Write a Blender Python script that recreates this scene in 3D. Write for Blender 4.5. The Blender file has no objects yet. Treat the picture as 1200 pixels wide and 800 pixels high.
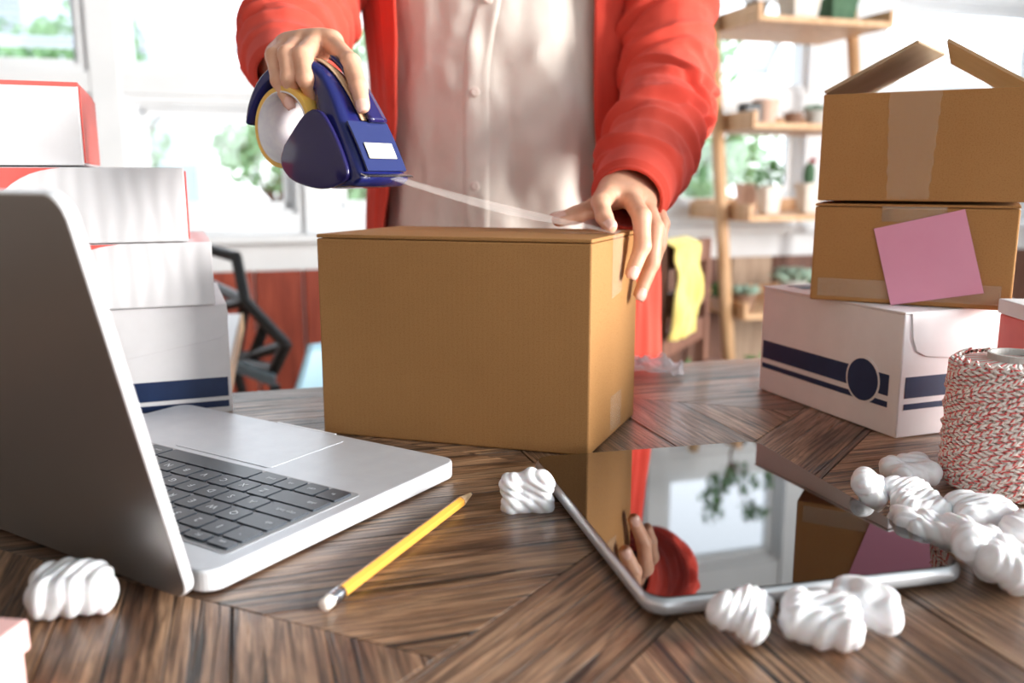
import bpy, bmesh, math, random
import numpy as np
from mathutils import Vector, Matrix, noise as mnoise
random.seed(7)
PI = math.pi
S = bpy.context.scene
COL = S.collection

# ------------------------------------------------------------------ camera, world, lights
TZ = 0.75                       # table top height
CAMZ = 0.965
FPX = 1030.0
PITCH = math.atan(192/FPX)
cd = bpy.data.cameras.new('camera'); cam = bpy.data.objects.new('camera', cd); COL.objects.link(cam)
cam.location = (0, 0, CAMZ); cam.rotation_euler = (PI/2-PITCH, 0, 0)
cd.sensor_width = 36; cd.lens = FPX/1200*36; cd.clip_start = .02; cd.clip_end = 200
cd.dof.use_dof = True; cd.dof.focus_distance = .63; cd.dof.aperture_fstop = 5.0
S.camera = cam
S.view_settings.view_transform = 'Standard'; S.view_settings.look = 'None'
S.view_settings.gamma = 1; S.view_settings.use_curve_mapping = False
S.view_settings.exposure = -0.08
S.cycles.use_denoising = True
S.cycles.max_bounces = 10; S.cycles.diffuse_bounces = 5; S.cycles.transparent_max_bounces = 16
S.cycles.caustics_reflective = False; S.cycles.caustics_refractive = False
S.cycles.sample_clamp_indirect = 6

W = bpy.data.worlds.new('sky'); S.world = W; W.use_nodes = True
wn = W.node_tree.nodes; wl = W.node_tree.links
bg = wn['Background']
tc = wn.new('ShaderNodeTexCoord'); sx = wn.new('ShaderNodeSeparateXYZ'); rp = wn.new('ShaderNodeValToRGB')
wl.new(tc.outputs['Generated'], sx.inputs[0]); wl.new(sx.outputs[2], rp.inputs[0]); wl.new(rp.outputs[0], bg.inputs[0])
rp.color_ramp.elements[0].position = 0.0; rp.color_ramp.elements[0].color = (.92, .96, 1, 1)
rp.color_ramp.elements[1].position = .8; rp.color_ramp.elements[1].color = (.72, .85, 1, 1)
bg.inputs[1].default_value = 3.9

RA = math.radians(17)           # the room is turned 17 degrees
RO = Vector((0, 3.4, 0)); RT = Vector((math.cos(RA), math.sin(RA), 0)); RN = Vector((math.sin(RA), -math.cos(RA), 0))
def room(s, n, z=0): return RO + RT*s + RN*n + Vector((0, 0, z))
def area(name, loc, direction, sx_, sy_, power, color):
    l = bpy.data.lights.new(name, 'AREA'); l.shape = 'RECTANGLE'; l.size = sx_; l.size_y = sy_; l.energy = power; l.color = color
    o = bpy.data.objects.new(name, l); COL.objects.link(o); o.location = loc
    o.rotation_euler = Vector(direction).to_track_quat('-Z', 'Y').to_euler(); return o
area('daylight_right_window', room(2.75, 4.9, 1.55), -RT, 2.0, 1.9, 880, (1, .97, .93))
area('front_fill_light', room(.2, 6.75, 1.7), -RN, 4.5, 1.9, 14, (1, .96, .92))  # added fill lamp behind the camera, outside the unseen front window

# ------------------------------------------------------------------ materials
def lin(c):
    return tuple(((v/255)/12.92 if v/255 <= .04045 else ((v/255+.055)/1.055)**2.4) for v in c) + (1,)
def mat(name, rgb, rough=.6, metal=0, spec=.5, sss=0, coat=0, trans=0, ior=1.45):
    m = bpy.data.materials.new(name); m.use_nodes = True; b = m.node_tree.nodes['Principled BSDF']
    b.inputs['Base Color'].default_value = lin(rgb); b.inputs['Roughness'].default_value = rough
    b.inputs['Metallic'].default_value = metal; b.inputs['Specular IOR Level'].default_value = spec
    b.inputs['Coat Weight'].default_value = coat; b.inputs['Transmission Weight'].default_value = trans; b.inputs['IOR'].default_value = ior
    if sss:
        b.inputs['Subsurface Weight'].default_value = sss; b.inputs['Subsurface Radius'].default_value = (.012, .005, .003); b.inputs['Subsurface Scale'].default_value = 1
    return m
def nd(m): return m.node_tree.nodes, m.node_tree.links, m.node_tree.nodes['Principled BSDF']
def coords(m, scale=(1, 1, 1), which='Object', rot=(0, 0, 0)):
    n, l, b = nd(m); t = n.new('ShaderNodeTexCoord'); mp = n.new('ShaderNodeMapping')
    mp.inputs['Scale'].default_value = scale; mp.inputs['Rotation'].default_value = rot
    l.new(t.outputs[which], mp.inputs[0]); return mp.outputs[0]
def noise_t(m, vec, scale, detail=4, rough=.5, dist=0):
    n, l, b = nd(m); t = n.new('ShaderNodeTexNoise'); t.inputs['Scale'].default_value = scale; t.inputs['Detail'].default_value = detail
    t.inputs['Roughness'].default_value = rough; t.inputs['Distortion'].default_value = dist; l.new(vec, t.inputs['Vector']); return t.outputs['Fac']
def ramp(m, fac, stops):
    n, l, b = nd(m); r = n.new('ShaderNodeValToRGB'); l.new(fac, r.inputs[0]); e = r.color_ramp.elements
    while len(e) < len(stops): e.new(.5)
    for i, (p, c) in enumerate(stops):
        e[i].position = p; e[i].color = c if len(c) == 4 else lin(c)
    return r.outputs[0]
def mixc(m, fac, a, b_, mode='MIX'):
    n, l, b = nd(m); x = n.new('ShaderNodeMix'); x.data_type = 'RGBA'; x.blend_type = mode
    for inp, v in ((x.inputs[0], fac), (x.inputs[6], a), (x.inputs[7], b_)):
        if hasattr(v, 'links'): l.new(v, inp)
        else: inp.default_value = v
    return x.outputs[2]
def bump(m, h, strength=.3, dist=.001):
    n, l, b = nd(m); x = n.new('ShaderNodeBump'); x.inputs['Strength'].default_value = strength; x.inputs['Distance'].default_value = dist
    l.new(h, x.inputs['Height'])
    if b.inputs['Normal'].links: l.new(b.inputs['Normal'].links[0].from_socket, x.inputs['Normal'])
    l.new(x.outputs[0], b.inputs['Normal'])
def speckled(name, c1, c2, scale, rough=.7, stretch=(1, 1, 1), bs=.2, bd=.0005, detail=5, **k):
    m = mat(name, c1, rough, **k); v = coords(m, stretch); f = noise_t(m, v, scale, detail, .6)
    n, l, b = nd(m); l.new(ramp(m, f, [(.3, c1), (.7, c2)]), b.inputs['Base Color'])
    if bs: bump(m, f, bs, bd)
    return m
def math_n(m, op, a, b_=None):
    n, l, b = nd(m); x = n.new('ShaderNodeMath'); x.operation = op
    for i, v in enumerate((a, b_)):
        if v is None: continue
        if hasattr(v, 'links'): l.new(v, x.inputs[i])
        else: x.inputs[i].default_value = v
    return x.outputs[0]

def table_wood():
    m = mat('weathered_table_wood', (110, 85, 65), .45, coat=.10); n, l, b = nd(m)
    uv = coords(m, (1, 1, 1), 'UV')
    def st(sx_, sy_):
        mp = n.new('ShaderNodeMapping'); mp.inputs['Scale'].default_value = (sx_, sy_, 1); l.new(uv, mp.inputs[0]); return mp.outputs[0]
    broad = noise_t(m, st(3, 22), 1.6, 5, .6, .6)
    fib = noise_t(m, st(9, 260), 1.5, 5, .65, .35)
    crack = noise_t(m, st(4, 150), 1.3, 3, .5, .8)
    ring = noise_t(m, st(5, 90), 1.0, 4, .55, 1.6)
    at = n.new('ShaderNodeAttribute'); at.attribute_name = 'tone'
    base = ramp(m, broad, [(.30, (88, 62, 48)), (.42, (158, 124, 98)), (.56, (206, 174, 144)), (.72, (124, 94, 74))])
    tone = ramp(m, at.outputs['Fac'], [(0, (176, 166, 160)), (.5, (225, 212, 204)), (1, (255, 240, 222))])
    c = mixc(m, 1, base, tone, 'MULTIPLY')
    fb = ramp(m, fib, [(.36, (84, 72, 64)), (.56, (255, 255, 255))]); c = mixc(m, .85, c, fb, 'MULTIPLY')
    rg = ramp(m, ring, [(.42, (255, 255, 255)), (.5, (130, 112, 102)), (.58, (255, 255, 255))]); c = mixc(m, .65, c, rg, 'MULTIPLY')
    ck = ramp(m, crack, [(.36, (16, 11, 9)), (.42, (255, 255, 255))]); c = mixc(m, .9, c, ck, 'MULTIPLY')
    v3 = n.new('ShaderNodeTexVoronoi'); v3.inputs['Scale'].default_value = 1; l.new(st(9, 17), v3.inputs['Vector'])
    kn = ramp(m, v3.outputs['Distance'], [(.05, (30, 20, 16)), (.13, (255, 255, 255))]); c = mixc(m, .6, c, kn, 'MULTIPLY')
    l.new(c, b.inputs['Base Color'])
    l.new(ramp(m, fib, [(.3, (.50,)*3+(1,)), (.7, (.24,)*3+(1,))]), b.inputs['Roughness']); b.inputs['Specular IOR Level'].default_value = .9
    bump(m, fib, .55, .0007); bump(m, ck, .7, .0012); bump(m, ring, .3, .0008)
    return m
def board_wood(name, c1, c2, c3, rough=.5, ax='z', sc=1.0):
    m = mat(name, c1, rough); n, l, b = nd(m)
    s = {'z': (14, 14, 1.2), 'x': (1.2, 14, 14), 'y': (14, 1.2, 14)}[ax]
    v = coords(m, tuple(k*sc for k in s)); f = noise_t(m, v, 3, 5, .6, .8)
    l.new(ramp(m, f, [(.3, c1), (.5, c2), (.7, c3)]), b.inputs['Base Color']); bump(m, f, .15, .001); return m
def cardboard(name, c1, c2, horizontal=False):
    m = mat(name, c1, .72, spec=.25); n, l, b = nd(m)
    v = coords(m); f = noise_t(m, v, 900, 2, .6); f2 = noise_t(m, v, 6, 4, .6)
    w = n.new('ShaderNodeTexWave'); w.wave_type = 'BANDS'; w.bands_direction = 'X'; w.inputs['Scale'].default_value = 75; w.inputs['Distortion'].default_value = .6
    l.new(v, w.inputs['Vector'])
    c = ramp(m, f2, [(.3, c1), (.7, c2)])
    c = mixc(m, 1, c, ramp(m, f, [(.25, (228, 218, 204)), (.5, (255, 255, 255))]), 'MULTIPLY')
    l.new(c, b.inputs['Base Color']); bump(m, w.outputs['Fac'], .05, .0004); bump(m, f, .1, .0003); return m
def cloth(name, c1, c2, scale, bs=.3, rough=.9, sheen=.3):
    m = mat(name, c1, rough, spec=.2); n, l, b = nd(m); v = coords(m)
    wv = []
    for d in ('X', 'Z'):
        w = n.new('ShaderNodeTexWave'); w.bands_direction = d; w.inputs['Scale'].default_value = scale; w.inputs['Distortion'].default_value = 1.5; w.inputs['Detail Scale'].default_value = 2
        l.new(v, w.inputs['Vector']); wv.append(w.outputs['Fac'])
    h = math_n(m, 'ADD', wv[0], wv[1]); f = noise_t(m, v, 9, 4)
    l.new(ramp(m, f, [(.3, c1), (.7, c2)]), b.inputs['Base Color']); bump(m, h, bs, .0006)
    b.inputs['Sheen Weight'].default_value = sheen; b.inputs['Sheen Roughness'].default_value = .5
    return m
def thin_glass(name, refl=.09, tint=(1, 1, 1, 1)):
    m = bpy.data.materials.new(name); m.use_nodes = True; n = m.node_tree.nodes; l = m.node_tree.links; n.remove(n['Principled BSDF'])
    t = n.new('ShaderNodeBsdfTransparent'); t.inputs[0].default_value = tint; g = n.new('ShaderNodeBsdfGlossy'); g.inputs['Roughness'].default_value = .02
    x = n.new('ShaderNodeMixShader'); x.inputs[0].default_value = refl; l.new(t.outputs[0], x.inputs[1]); l.new(g.outputs[0], x.inputs[2])
    l.new(x.outputs[0], n['Material Output'].inputs[0]); return m

M_table = table_wood()
M_white = speckled('painted_white', (226, 228, 230), (236, 238, 240), 4, .5, bs=0)
M_taupe = speckled('taupe_wall_low_bounce', (138, 128, 120), (146, 136, 128), 3, .8, bs=0)  # dark tone chosen for the unseen walls to cut bounced fill light
M_ceil = mat('ceiling_grey', (120, 132, 138), .9)
M_floor = board_wood('floor_boards', (120, 105, 92), (150, 132, 116), (170, 152, 134), .5, 'x')
M_redwood = board_wood('red_brown_boards', (112, 44, 30), (150, 64, 44), (172, 82, 58), .5)
M_tanwood = board_wood('tan_boards', (156, 130, 110), (180, 154, 130), (194, 168, 146), .55)
M_brownwood = board_wood('brown_boards', (96, 62, 50), (120, 82, 66), (138, 98, 80), .55)
M_shelfwood = board_wood('pine_shelf_wood', (196, 150, 108), (214, 170, 128), (226, 186, 146), .5)
M_glass = thin_glass('window_glass')
M_alu = speckled('brushed_aluminium', (206, 210, 217), (214, 218, 224), 60, .36, bs=.05, bd=.0002, metal=.3)
M_alu_lid = mat('lid_aluminium', (150, 146, 143), .33, metal=.85)
M_alu_edge = mat('aluminium_edge_lit', (232, 233, 236), .3, metal=.2)  # paler than the lid: window highlight on the edges put into the colour
M_key = speckled('black_keys_sky_sheen', (50, 57, 66), (56, 63, 72), 90, .32, bs=.05, spec=1)  # black keys; the blue-grey lift in the colour stands for reflected sky
M_keywell = mat('key_well', (176, 178, 182), .45, metal=.4)
M_legend = mat('key_legend_white', (225, 230, 235), .5)
M_tabhouse = mat('tablet_aluminium', (196, 198, 202), .3, metal=.6)
M_hinge = mat('black_hinge', (16, 16, 18), .4)
M_screen = mat('dark_screen_glass', (8, 8, 10), .05, coat=.5)
M_tabglass = mat('tablet_glass', (7, 6, 8), .015, spec=.9, coat=1)
M_bezel = M_tabglass
M_card = cardboard('brown_cardboard', (160, 116, 70), (170, 125, 77))
M_card2 = cardboard('brown_cardboard_darker', (166, 120, 72), (176, 130, 80))
M_cardin = speckled('cardboard_inside', (178, 156, 128), (196, 176, 150), 30, .8)
def translucent(m, fac, c):
    n, l, b = nd(m); t = n.new('ShaderNodeBsdfTranslucent'); t.inputs[0].default_value = lin(c); x = n.new('ShaderNodeMixShader'); x.inputs[0].default_value = fac
    l.new(b.outputs[0], x.inputs[1]); l.new(t.outputs[0], x.inputs[2]); l.new(x.outputs[0], n['Material Output'].inputs[0])
translucent(M_cardin, .35, (220, 190, 150))
M_cardedge = speckled('cardboard_edge', (120, 84, 50), (160, 120, 80), 500, .9)
M_wbox = speckled('white_box_board', (228, 226, 228), (236, 234, 236), 25, .5, bs=.04)
def corr():
    m = mat('white_corrugated_board', (232, 230, 232), .5); n, l, b = nd(m); v = coords(m)
    w = n.new('ShaderNodeTexWave'); w.bands_direction = 'X'; w.inputs['Scale'].default_value = 22; w.inputs['Distortion'].default_value = 2.5; w.inputs['Detail'].default_value = 1
    l.new(v, w.inputs['Vector']); bump(m, w.outputs['Fac'], .35, .0012); return m
M_wcorr = corr()
M_red = speckled('red_print', (222, 92, 84), (230, 102, 94), 40, .5, bs=.03)
M_navy = speckled('navy_print', (18, 36, 72), (24, 46, 86), 40, .45, bs=.03)
M_pink = speckled('pink_paper', (226, 154, 182), (230, 162, 188), 14, .75, bs=.05)
M_palepink = speckled('pale_pink_card', (244, 190, 186), (248, 200, 196), 20, .6, bs=.03)
M_foam = speckled('white_foam', (224, 224, 227), (234, 234, 237), 160, .45, bs=.12, bd=.0006, sss=.12)
M_skin = speckled('skin', (214, 160, 130), (226, 176, 148), 60, .45, bs=.12, bd=.0006, sss=.12)
def skin_fix():
    n, l, b = nd(M_skin); v = coords(M_skin); f = noise_t(M_skin, v, 900, 3, .6); bump(M_skin, f, .12, .0003)
    vo = n.new('ShaderNodeTexNoise'); vo.inputs['Scale'].default_value = 130; l.new(coords(M_skin, (1, 1, 3.5)), vo.inputs['Vector']); bump(M_skin, vo.outputs[0], .2, .0008)
skin_fix()
M_nail = mat('fingernail', (236, 188, 172), .22, coat=.4)
M_card_red = cloth('coral_knit', (208, 68, 54), (222, 84, 68), 420, .35, .9, .08)
M_shirt = cloth('off_white_linen', (218, 208, 198), (230, 221, 212), 330, .35, .85, .15)
M_button = mat('shell_button', (222, 206, 196), .3)
M_jeans = cloth('grey_trousers', (70, 72, 84), (84, 86, 98), 300, .3)
M_hair = speckled('dark_hair', (40, 26, 20), (62, 42, 32), 30, .4, stretch=(8, 8, 1))
M_shoe = mat('dark_shoe', (40, 38, 40), .5)
M_eye = mat('eye_white', (238, 236, 234), .2); M_iris = mat('brown_iris', (70, 42, 26), .2); M_lip = mat('lips', (196, 110, 100), .4)
M_blue = mat('dark_blue_plastic', (28, 33, 92), .2, coat=.35)
M_purple = mat('translucent_violet_plastic', (36, 30, 84), .14, coat=.25)
M_tan = mat('tan_tape_layer', (214, 176, 140), .35)
M_roll = mat('amber_tape_edge', (236, 188, 92), .35, sss=.2)
M_core = speckled('white_core_print', (236, 232, 230), (222, 216, 222), 120, .5, bs=.03)
M_tape = mat('clear_tape', (250, 244, 236), .08, trans=.0, spec=.8)
def clear(name, alpha, c=(250, 245, 240), rough=.08):
    m = mat(name, c, rough, spec=.9); nd(m)[2].inputs['Alpha'].default_value = alpha; return m
M_tape = clear('clear_packing_tape', .2)
M_tape2 = clear('wrinkled_tape', .17, (240, 225, 205), .18)
_f = noise_t(M_tape2, coords(M_tape2), 160, 4, .7, 1.5); bump(M_tape2, _f, .9, .002)
M_plastic = clear('crumpled_film', .42, (240, 244, 250), .1)
M_steel = mat('bright_steel', (205, 208, 214), .2, metal=1)
M_plate = mat('label_plate', (44, 52, 100), .16, coat=.2)
M_cream = mat('cream_label', (246, 238, 206), .5)
M_yellow = mat('pencil_yellow', (238, 172, 72), .35, coat=.15)
M_pwood = mat('sharpened_wood', (226, 190, 150), .7); M_lead = mat('graphite', (50, 50, 54), .4)
M_eraser = mat('eraser', (240, 232, 222), .7)
M_spool = mat('grey_card_core', (176, 176, 172), .8)
def twine():
    m = mat('red_white_twine', (240, 236, 232), .85, spec=.2); n, l, b = nd(m)
    sp = n.new('ShaderNodeSeparateXYZ'); l.new(coords(m, (1, 1, 1), 'UV'), sp.inputs[0])
    a = math_n(m, 'ADD', math_n(m, 'MULTIPLY', sp.outputs[0], 120), sp.outputs[1]); fr = math_n(m, 'FRACT', a)
    l.new(ramp(m, fr, [(.0, (222, 100, 100)), (.24, (234, 136, 132)), (.34, (242, 236, 230)), (.97, (242, 236, 230))]), b.inputs['Base Color'])
    d = math_n(m, 'SINE', math_n(m, 'MULTIPLY', a, 4*PI)); bump(m, d, .5, .0008); return m
M_twine = twine()
M_black = mat('black_plastic', (24, 25, 27), .35); M_bluegrey = mat('blue_grey_plastic', (110, 138, 152), .4)
M_lightblue = mat('light_blue_shell', (158, 196, 214), .4); M_dkmetal = mat('dark_metal', (44, 40, 40), .4, metal=.5)
M_terra = speckled('pale_terracotta', (214, 180, 160), (226, 194, 176), 20, .8); M_bowl = speckled('brown_bowl', (130, 98, 80), (150, 116, 96), 30, .7)
M_concrete = speckled('concrete_pot', (180, 178, 172), (200, 198, 192), 30, .85); M_whitepot = speckled('white_wash_pot', (226, 216, 204), (236, 228, 218), 30, .8)
M_soil = speckled('soil', (60, 44, 34), (84, 64, 50), 120, .95)
M_leaf = speckled('green_leaf', (60, 110, 56), (96, 146, 78), 20, .5); M_succ = speckled('grey_green_succulent', (130, 156, 140), (166, 188, 170), 18, .5)
M_tree = speckled('tree_leaf', (120, 158, 108), (160, 192, 140), 3, .6); M_bark = speckled('bark', (90, 72, 58), (120, 98, 80), 40, .9)
M_cactus = speckled('cactus_green', (60, 96, 70), (86, 120, 88), 60, .7); M_flower = mat('red_flower', (200, 50, 60), .6)
M_towel = cloth('yellow_towel', (226, 204, 110), (238, 220, 136), 200, .5)
M_street = speckled('pale_paving', (190, 190, 188), (206, 206, 204), 2, .9)
M_facade = speckled('far_facade', (205, 210, 214), (220, 224, 228), 2, .9); M_louvre = mat('grey_louvre', (150, 160, 168), .6)
M_car = mat('white_car_paint', (236, 240, 244), .2, coat=.5); M_carglass = mat('car_glass', (70, 96, 110), .08); M_tyre = mat('tyre', (30, 30, 32), .8)
M_desk = mat('white_laminate', (232, 232, 234), .35); M_desk_edge = board_wood('desk_edge_wood', (190, 150, 110), (206, 168, 128), (216, 180, 142), .5, 'x')

# ------------------------------------------------------------------ helpers
def tag(o, label=None, cat=None, group=None, kind=None):
    if label: o['label'] = label
    if cat: o['category'] = cat
    if group: o['group'] = group
    if kind: o['kind'] = kind
    return o
def thing(name, label, cat, loc=(0, 0, 0), rotz=0, group=None, rot=None):
    o = bpy.data.objects.new(name, None); o.empty_display_size = .05; COL.objects.link(o); o.location = loc
    o.rotation_euler = rot if rot else (0, 0, rotz); return tag(o, label, cat, group)
def mx(o):
    return Matrix.Translation(o.location) @ o.rotation_euler.to_matrix().to_4x4()
class MB:
    def __init__(s): s.v = []; s.f = []; s.m = []; s.uv = None
    def add(s, vs, fs, mi=0):
        k = len(s.v); s.v += [tuple(x) for x in vs]; s.f += [tuple(i+k for i in f) for f in fs]; s.m += [mi]*len(fs); return s
    def box(s, x0, y0, z0, x1, y1, z1, mi=0, M=None):
        vs = [Vector(p) for p in ((x0, y0, z0), (x1, y0, z0), (x1, y1, z0), (x0, y1, z0), (x0, y0, z1), (x1, y0, z1), (x1, y1, z1), (x0, y1, z1))]
        if M: vs = [M@p for p in vs]
        return s.add(vs, [(0, 3, 2, 1), (4, 5, 6, 7), (0, 1, 5, 4), (1, 2, 6, 5), (2, 3, 7, 6), (3, 0, 4, 7)], mi)
    def prism(s, poly, z0, z1, mi=0, M=None, mside=None):
        n = len(poly); vs = [Vector((p[0], p[1], z0)) for p in poly]+[Vector((p[0], p[1], z1)) for p in poly]
        if M: vs = [M@p for p in vs]
        s.add(vs, [tuple(range(n-1, -1, -1)), tuple(range(n, 2*n))], mi)
        k = len(s.v)-2*n; s.f += [(k+i, k+(i+1) % n, k+n+(i+1) % n, k+n+i) for i in range(n)]; s.m += [mi if mside is None else mside]*n; return s
    def tube(s, pts, r, n=10, mi=0, caps=True, closed=False):
        pts = [Vector(p) for p in pts]; rs = r if isinstance(r, (list, tuple)) else [r]*len(pts)
        vs = []; fs = []; prev = None; N = len(pts)
        for i, p in enumerate(pts):
            if closed: t = pts[(i+1) % N]-pts[i-1]
            else: t = pts[min(i+1, N-1)]-pts[max(i-1, 0)]
            t.normalize()
            if prev is None:
                a = Vector((0, 0, 1)) if abs(t.z) < .9 else Vector((1, 0, 0)); x = t.cross(a).normalized()
            else: x = (prev-t*prev.dot(t)).normalized()
            prev = x; y = t.cross(x)
            for k in range(n): an = 2*PI*k/n; vs.append(p+(x*math.cos(an)+y*math.sin(an))*rs[i])
        R = N if closed else N-1
        for i in range(R):
            for k in range(n):
                a = i*n; b_ = ((i+1) % N)*n; fs.append((a+k, a+(k+1) % n, b_+(k+1) % n, b_+k))
        if caps and not closed: fs += [tuple(range(n-1, -1, -1)), tuple(range((N-1)*n, N*n))]
        return s.add(vs, fs, mi)
    def lathe(s, prof, n=28, mi=0, c=(0, 0, 0), sq=0, M=None):
        vs = []; fs = []
        for r, z in prof:
            for k in range(n):
                a = 2*PI*k/n; q = 1
                if sq: q = 1/max(abs(math.cos(a)), abs(math.sin(a)))**sq
                p = Vector((c[0]+r*q*math.cos(a), c[1]+r*q*math.sin(a), c[2]+z)); vs.append(M@p if M else p)
        for i in range(len(prof)-1):
            for k in range(n): fs.append((i*n+k, i*n+(k+1) % n, (i+1)*n+(k+1) % n, (i+1)*n+k))
        fs += [tuple(range(n-1, -1, -1)), tuple(range((len(prof)-1)*n, len(prof)*n))]
        return s.add(vs, fs, mi)
    def grid(s, P, nu, nv, mi=0, closed_u=False):
        vs = [P(i, j) for j in range(nv) for i in range(nu)]; fs = []
        for j in range(nv-1):
            for i in range(nu if closed_u else nu-1): fs.append((j*nu+i, j*nu+(i+1) % nu, (j+1)*nu+(i+1) % nu, (j+1)*nu+i))
        return s.add(vs, fs, mi)
    def build(s, name, mats, parent=None, smooth=False, bevel=0, world=False, subsurf=0, solid=0, segs=2, offset=-1):
        me = bpy.data.meshes.new(name); vs = s.v
        if world and parent: inv = mx(parent).inverted(); vs = [inv@Vector(p) for p in vs]
        me.from_pydata([tuple(p) for p in vs], [], s.f)
        for m in (mats if isinstance(mats, (list, tuple)) else [mats]): me.materials.append(m)
        me.polygons.foreach_set('material_index', s.m)
        if smooth: me.polygons.foreach_set('use_smooth', [True]*len(s.f))
        if s.uv:
            L = me.uv_layers.new(name='UVMap'); L.data.foreach_set('uv', [c for f in s.uv for p in f for c in p])
        me.update(); o = bpy.data.objects.new(name, me); COL.objects.link(o)
        if parent: o.parent = parent
        if solid: q = o.modifiers.new('solid', 'SOLIDIFY'); q.thickness = solid; q.offset = offset
        if bevel: q = o.modifiers.new('bevel', 'BEVEL'); q.width = bevel; q.segments = segs; q.limit_method = 'ANGLE'; q.angle_limit = math.radians(40)
        if bevel and not smooth: q.harden_normals = False
        if subsurf: q = o.modifiers.new('sub', 'SUBSURF'); q.levels = q.render_levels = subsurf
        return o
def copy_tree(o, parent=None):
    c = o.copy(); COL.objects.link(c)
    if parent: c.parent = parent
    for ch in list(o.children): copy_tree(ch, c)
    return c
_cp, _sp = math.cos(PITCH), math.sin(PITCH)
def ray(u, v):
    return Vector((0, _cp, -_sp))+Vector((1, 0, 0))*((u-600)/FPX)+Vector((0, _sp, _cp))*((400-v)/FPX)
def J(u, v, y):
    d = ray(u, v); return Vector((0, 0, CAMZ))+d*(y/d.y)
def onz(u, v, z=TZ):
    d = ray(u, v); return Vector((0, 0, CAMZ))+d*((z-CAMZ)/d.z)
def fbm(p, f, o=3):
    r = 0; a = 1
    for i in range(o): r += a*mnoise.noise(Vector(p)*f); f *= 2; a *= .5
    return r

# signed distance shapes, meshed with surface nets
def cap(P, a, b, r1, r2):
    a = np.array(a); ba = np.array(b)-a; pa = P-a; h = np.clip((pa@ba)/max(ba@ba, 1e-12), 0, 1)
    return np.linalg.norm(pa-h[..., None]*ba, axis=-1)-(r1+(r2-r1)*h)
def ell(P, c, r):
    q = (P-np.array(c))/np.array(r); k = np.linalg.norm(q, axis=-1); return (k-1)*min(r)
def smin(a, b, k):
    h = np.clip(.5+.5*(b-a)/k, 0, 1); return b*(1-h)+a*h-k*h*(1-h)
def nets(sdf, lo, hi, h):
    lo = np.array(lo, float); hi = np.array(hi, float); n = np.ceil((hi-lo)/h).astype(int)+1
    ax = [lo[i]+h*np.arange(n[i]) for i in range(3)]
    P = np.stack(np.meshgrid(*ax, indexing='ij'), -1).astype(np.float32)
    F = sdf(P).astype(np.float32); F[np.abs(F) < 1e-9] = 1e-9
    nx, ny, nz = F.shape; acc = np.zeros((nx-1, ny-1, nz-1, 3)); cnt = np.zeros((nx-1, ny-1, nz-1)); cr = []
    for d in range(3):
        a = [slice(None)]*3; b = [slice(None)]*3; a[d] = slice(0, -1); b[d] = slice(1, None)
        A, B = F[tuple(a)], F[tuple(b)]; E = (A < 0) != (B < 0); t = np.where(E, A/np.where(E, A-B, 1), 0)
        pos = P[tuple(a)].astype(float).copy(); pos[..., d] += t*h; cr.append((E, A < 0)); o = [i for i in range(3) if i != d]
        for i in (0, 1):
            for j in (0, 1):
                sl = [slice(None)]*3; sl[o[0]] = slice(i, F.shape[o[0]]-1+i); sl[o[1]] = slice(j, F.shape[o[1]]-1+j)
                e = E[tuple(sl)]; acc += pos[tuple(sl)]*e[..., None]; cnt += e
    on = cnt > 0; idx = -np.ones(on.shape, int); idx[on] = np.arange(on.sum()); V = acc[on]/cnt[on][:, None]; Q = []
    for d in range(3):
        E, neg = cr[d]; o = [(d+1) % 3, (d+2) % 3]; ii = np.argwhere(E)
        ok = (ii[:, o[0]] > 0) & (ii[:, o[0]] < F.shape[o[0]]-1) & (ii[:, o[1]] > 0) & (ii[:, o[1]] < F.shape[o[1]]-1); ii = ii[ok]
        ng = neg[tuple(ii.T)]; c = []
        for (p, q) in ((1, 1), (0, 1), (0, 0), (1, 0)):
            k = ii.copy(); k[:, o[0]] -= p; k[:, o[1]] -= q; c.append(idx[tuple(k.T)])
        q = np.stack(c, 1); q[~ng] = q[~ng][:, ::-1]; Q.append(q)
    return V, np.concatenate(Q)
def mb_sdf(sdf, lo, hi, h, mb=None, mi=0):
    mb = mb or MB(); V, Q = nets(sdf, lo, hi, h); return mb.add(V.tolist(), Q.tolist(), mi)

# ------------------------------------------------------------------ the room shell
def struct(o): o['kind'] = 'structure'; return o
def roomobj(o): o.location = RO; o.rotation_euler = (0, 0, RA); return o
XL, XR, ND, ZC = -3.0, 2.6, 6.6, 2.75        # left wall, right wall, depth towards the camera, ceiling
roomobj(struct(MB().box(XL, -ND, -.05, XR, .0, 0).build('floor', M_floor)))
roomobj(struct(MB().box(XL, -ND, ZC, XR, .1, ZC+.1).build('ceiling', M_ceil)))
cols = [(-2.75, -1.47), (-1.32, -.80), (-.66, -.10), (.04, .58), (.70, 1.28), (1.66, 2.5)]
rows = [(.84, 1.21), (1.33, 1.71), (1.83, 2.28)]
wb = MB(); TH = .12
wb.box(XL, 0, .64, XR, TH, rows[0][0]); wb.box(XL, 0, rows[2][1], XR, TH, ZC); wb.box(XL, 0, 0, XR, TH, .64)
wb.box(XL, 0, rows[0][1], XR, TH, rows[1][0]); wb.box(XL, 0, rows[1][1], XR, TH, rows[2][0])
xs = [XL]+[c for p in cols for c in p]+[XR]
for r in rows:
    for i in range(0, len(xs), 2): wb.box(xs[i], 0, r[0], xs[i+1], TH, r[1])
roomobj(struct(wb.build('wall_back', M_white)))
tr = MB(); tr.box(XL, -.10, .742, XR, 0, .770); tr.box(XL, -.03, .64, XR, 0, .742); roomobj(struct(tr.build('trim_1', M_white, bevel=.004)))
tr = MB()
for c in (-1.395, -.73, -.03, .64): tr.box(c-.045, -.02, .77, c+.045, 0, ZC)
for z in (1.27, 1.77): tr.box(XL, -.016, z-.035, 1.5, 0, z+.035)
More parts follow.
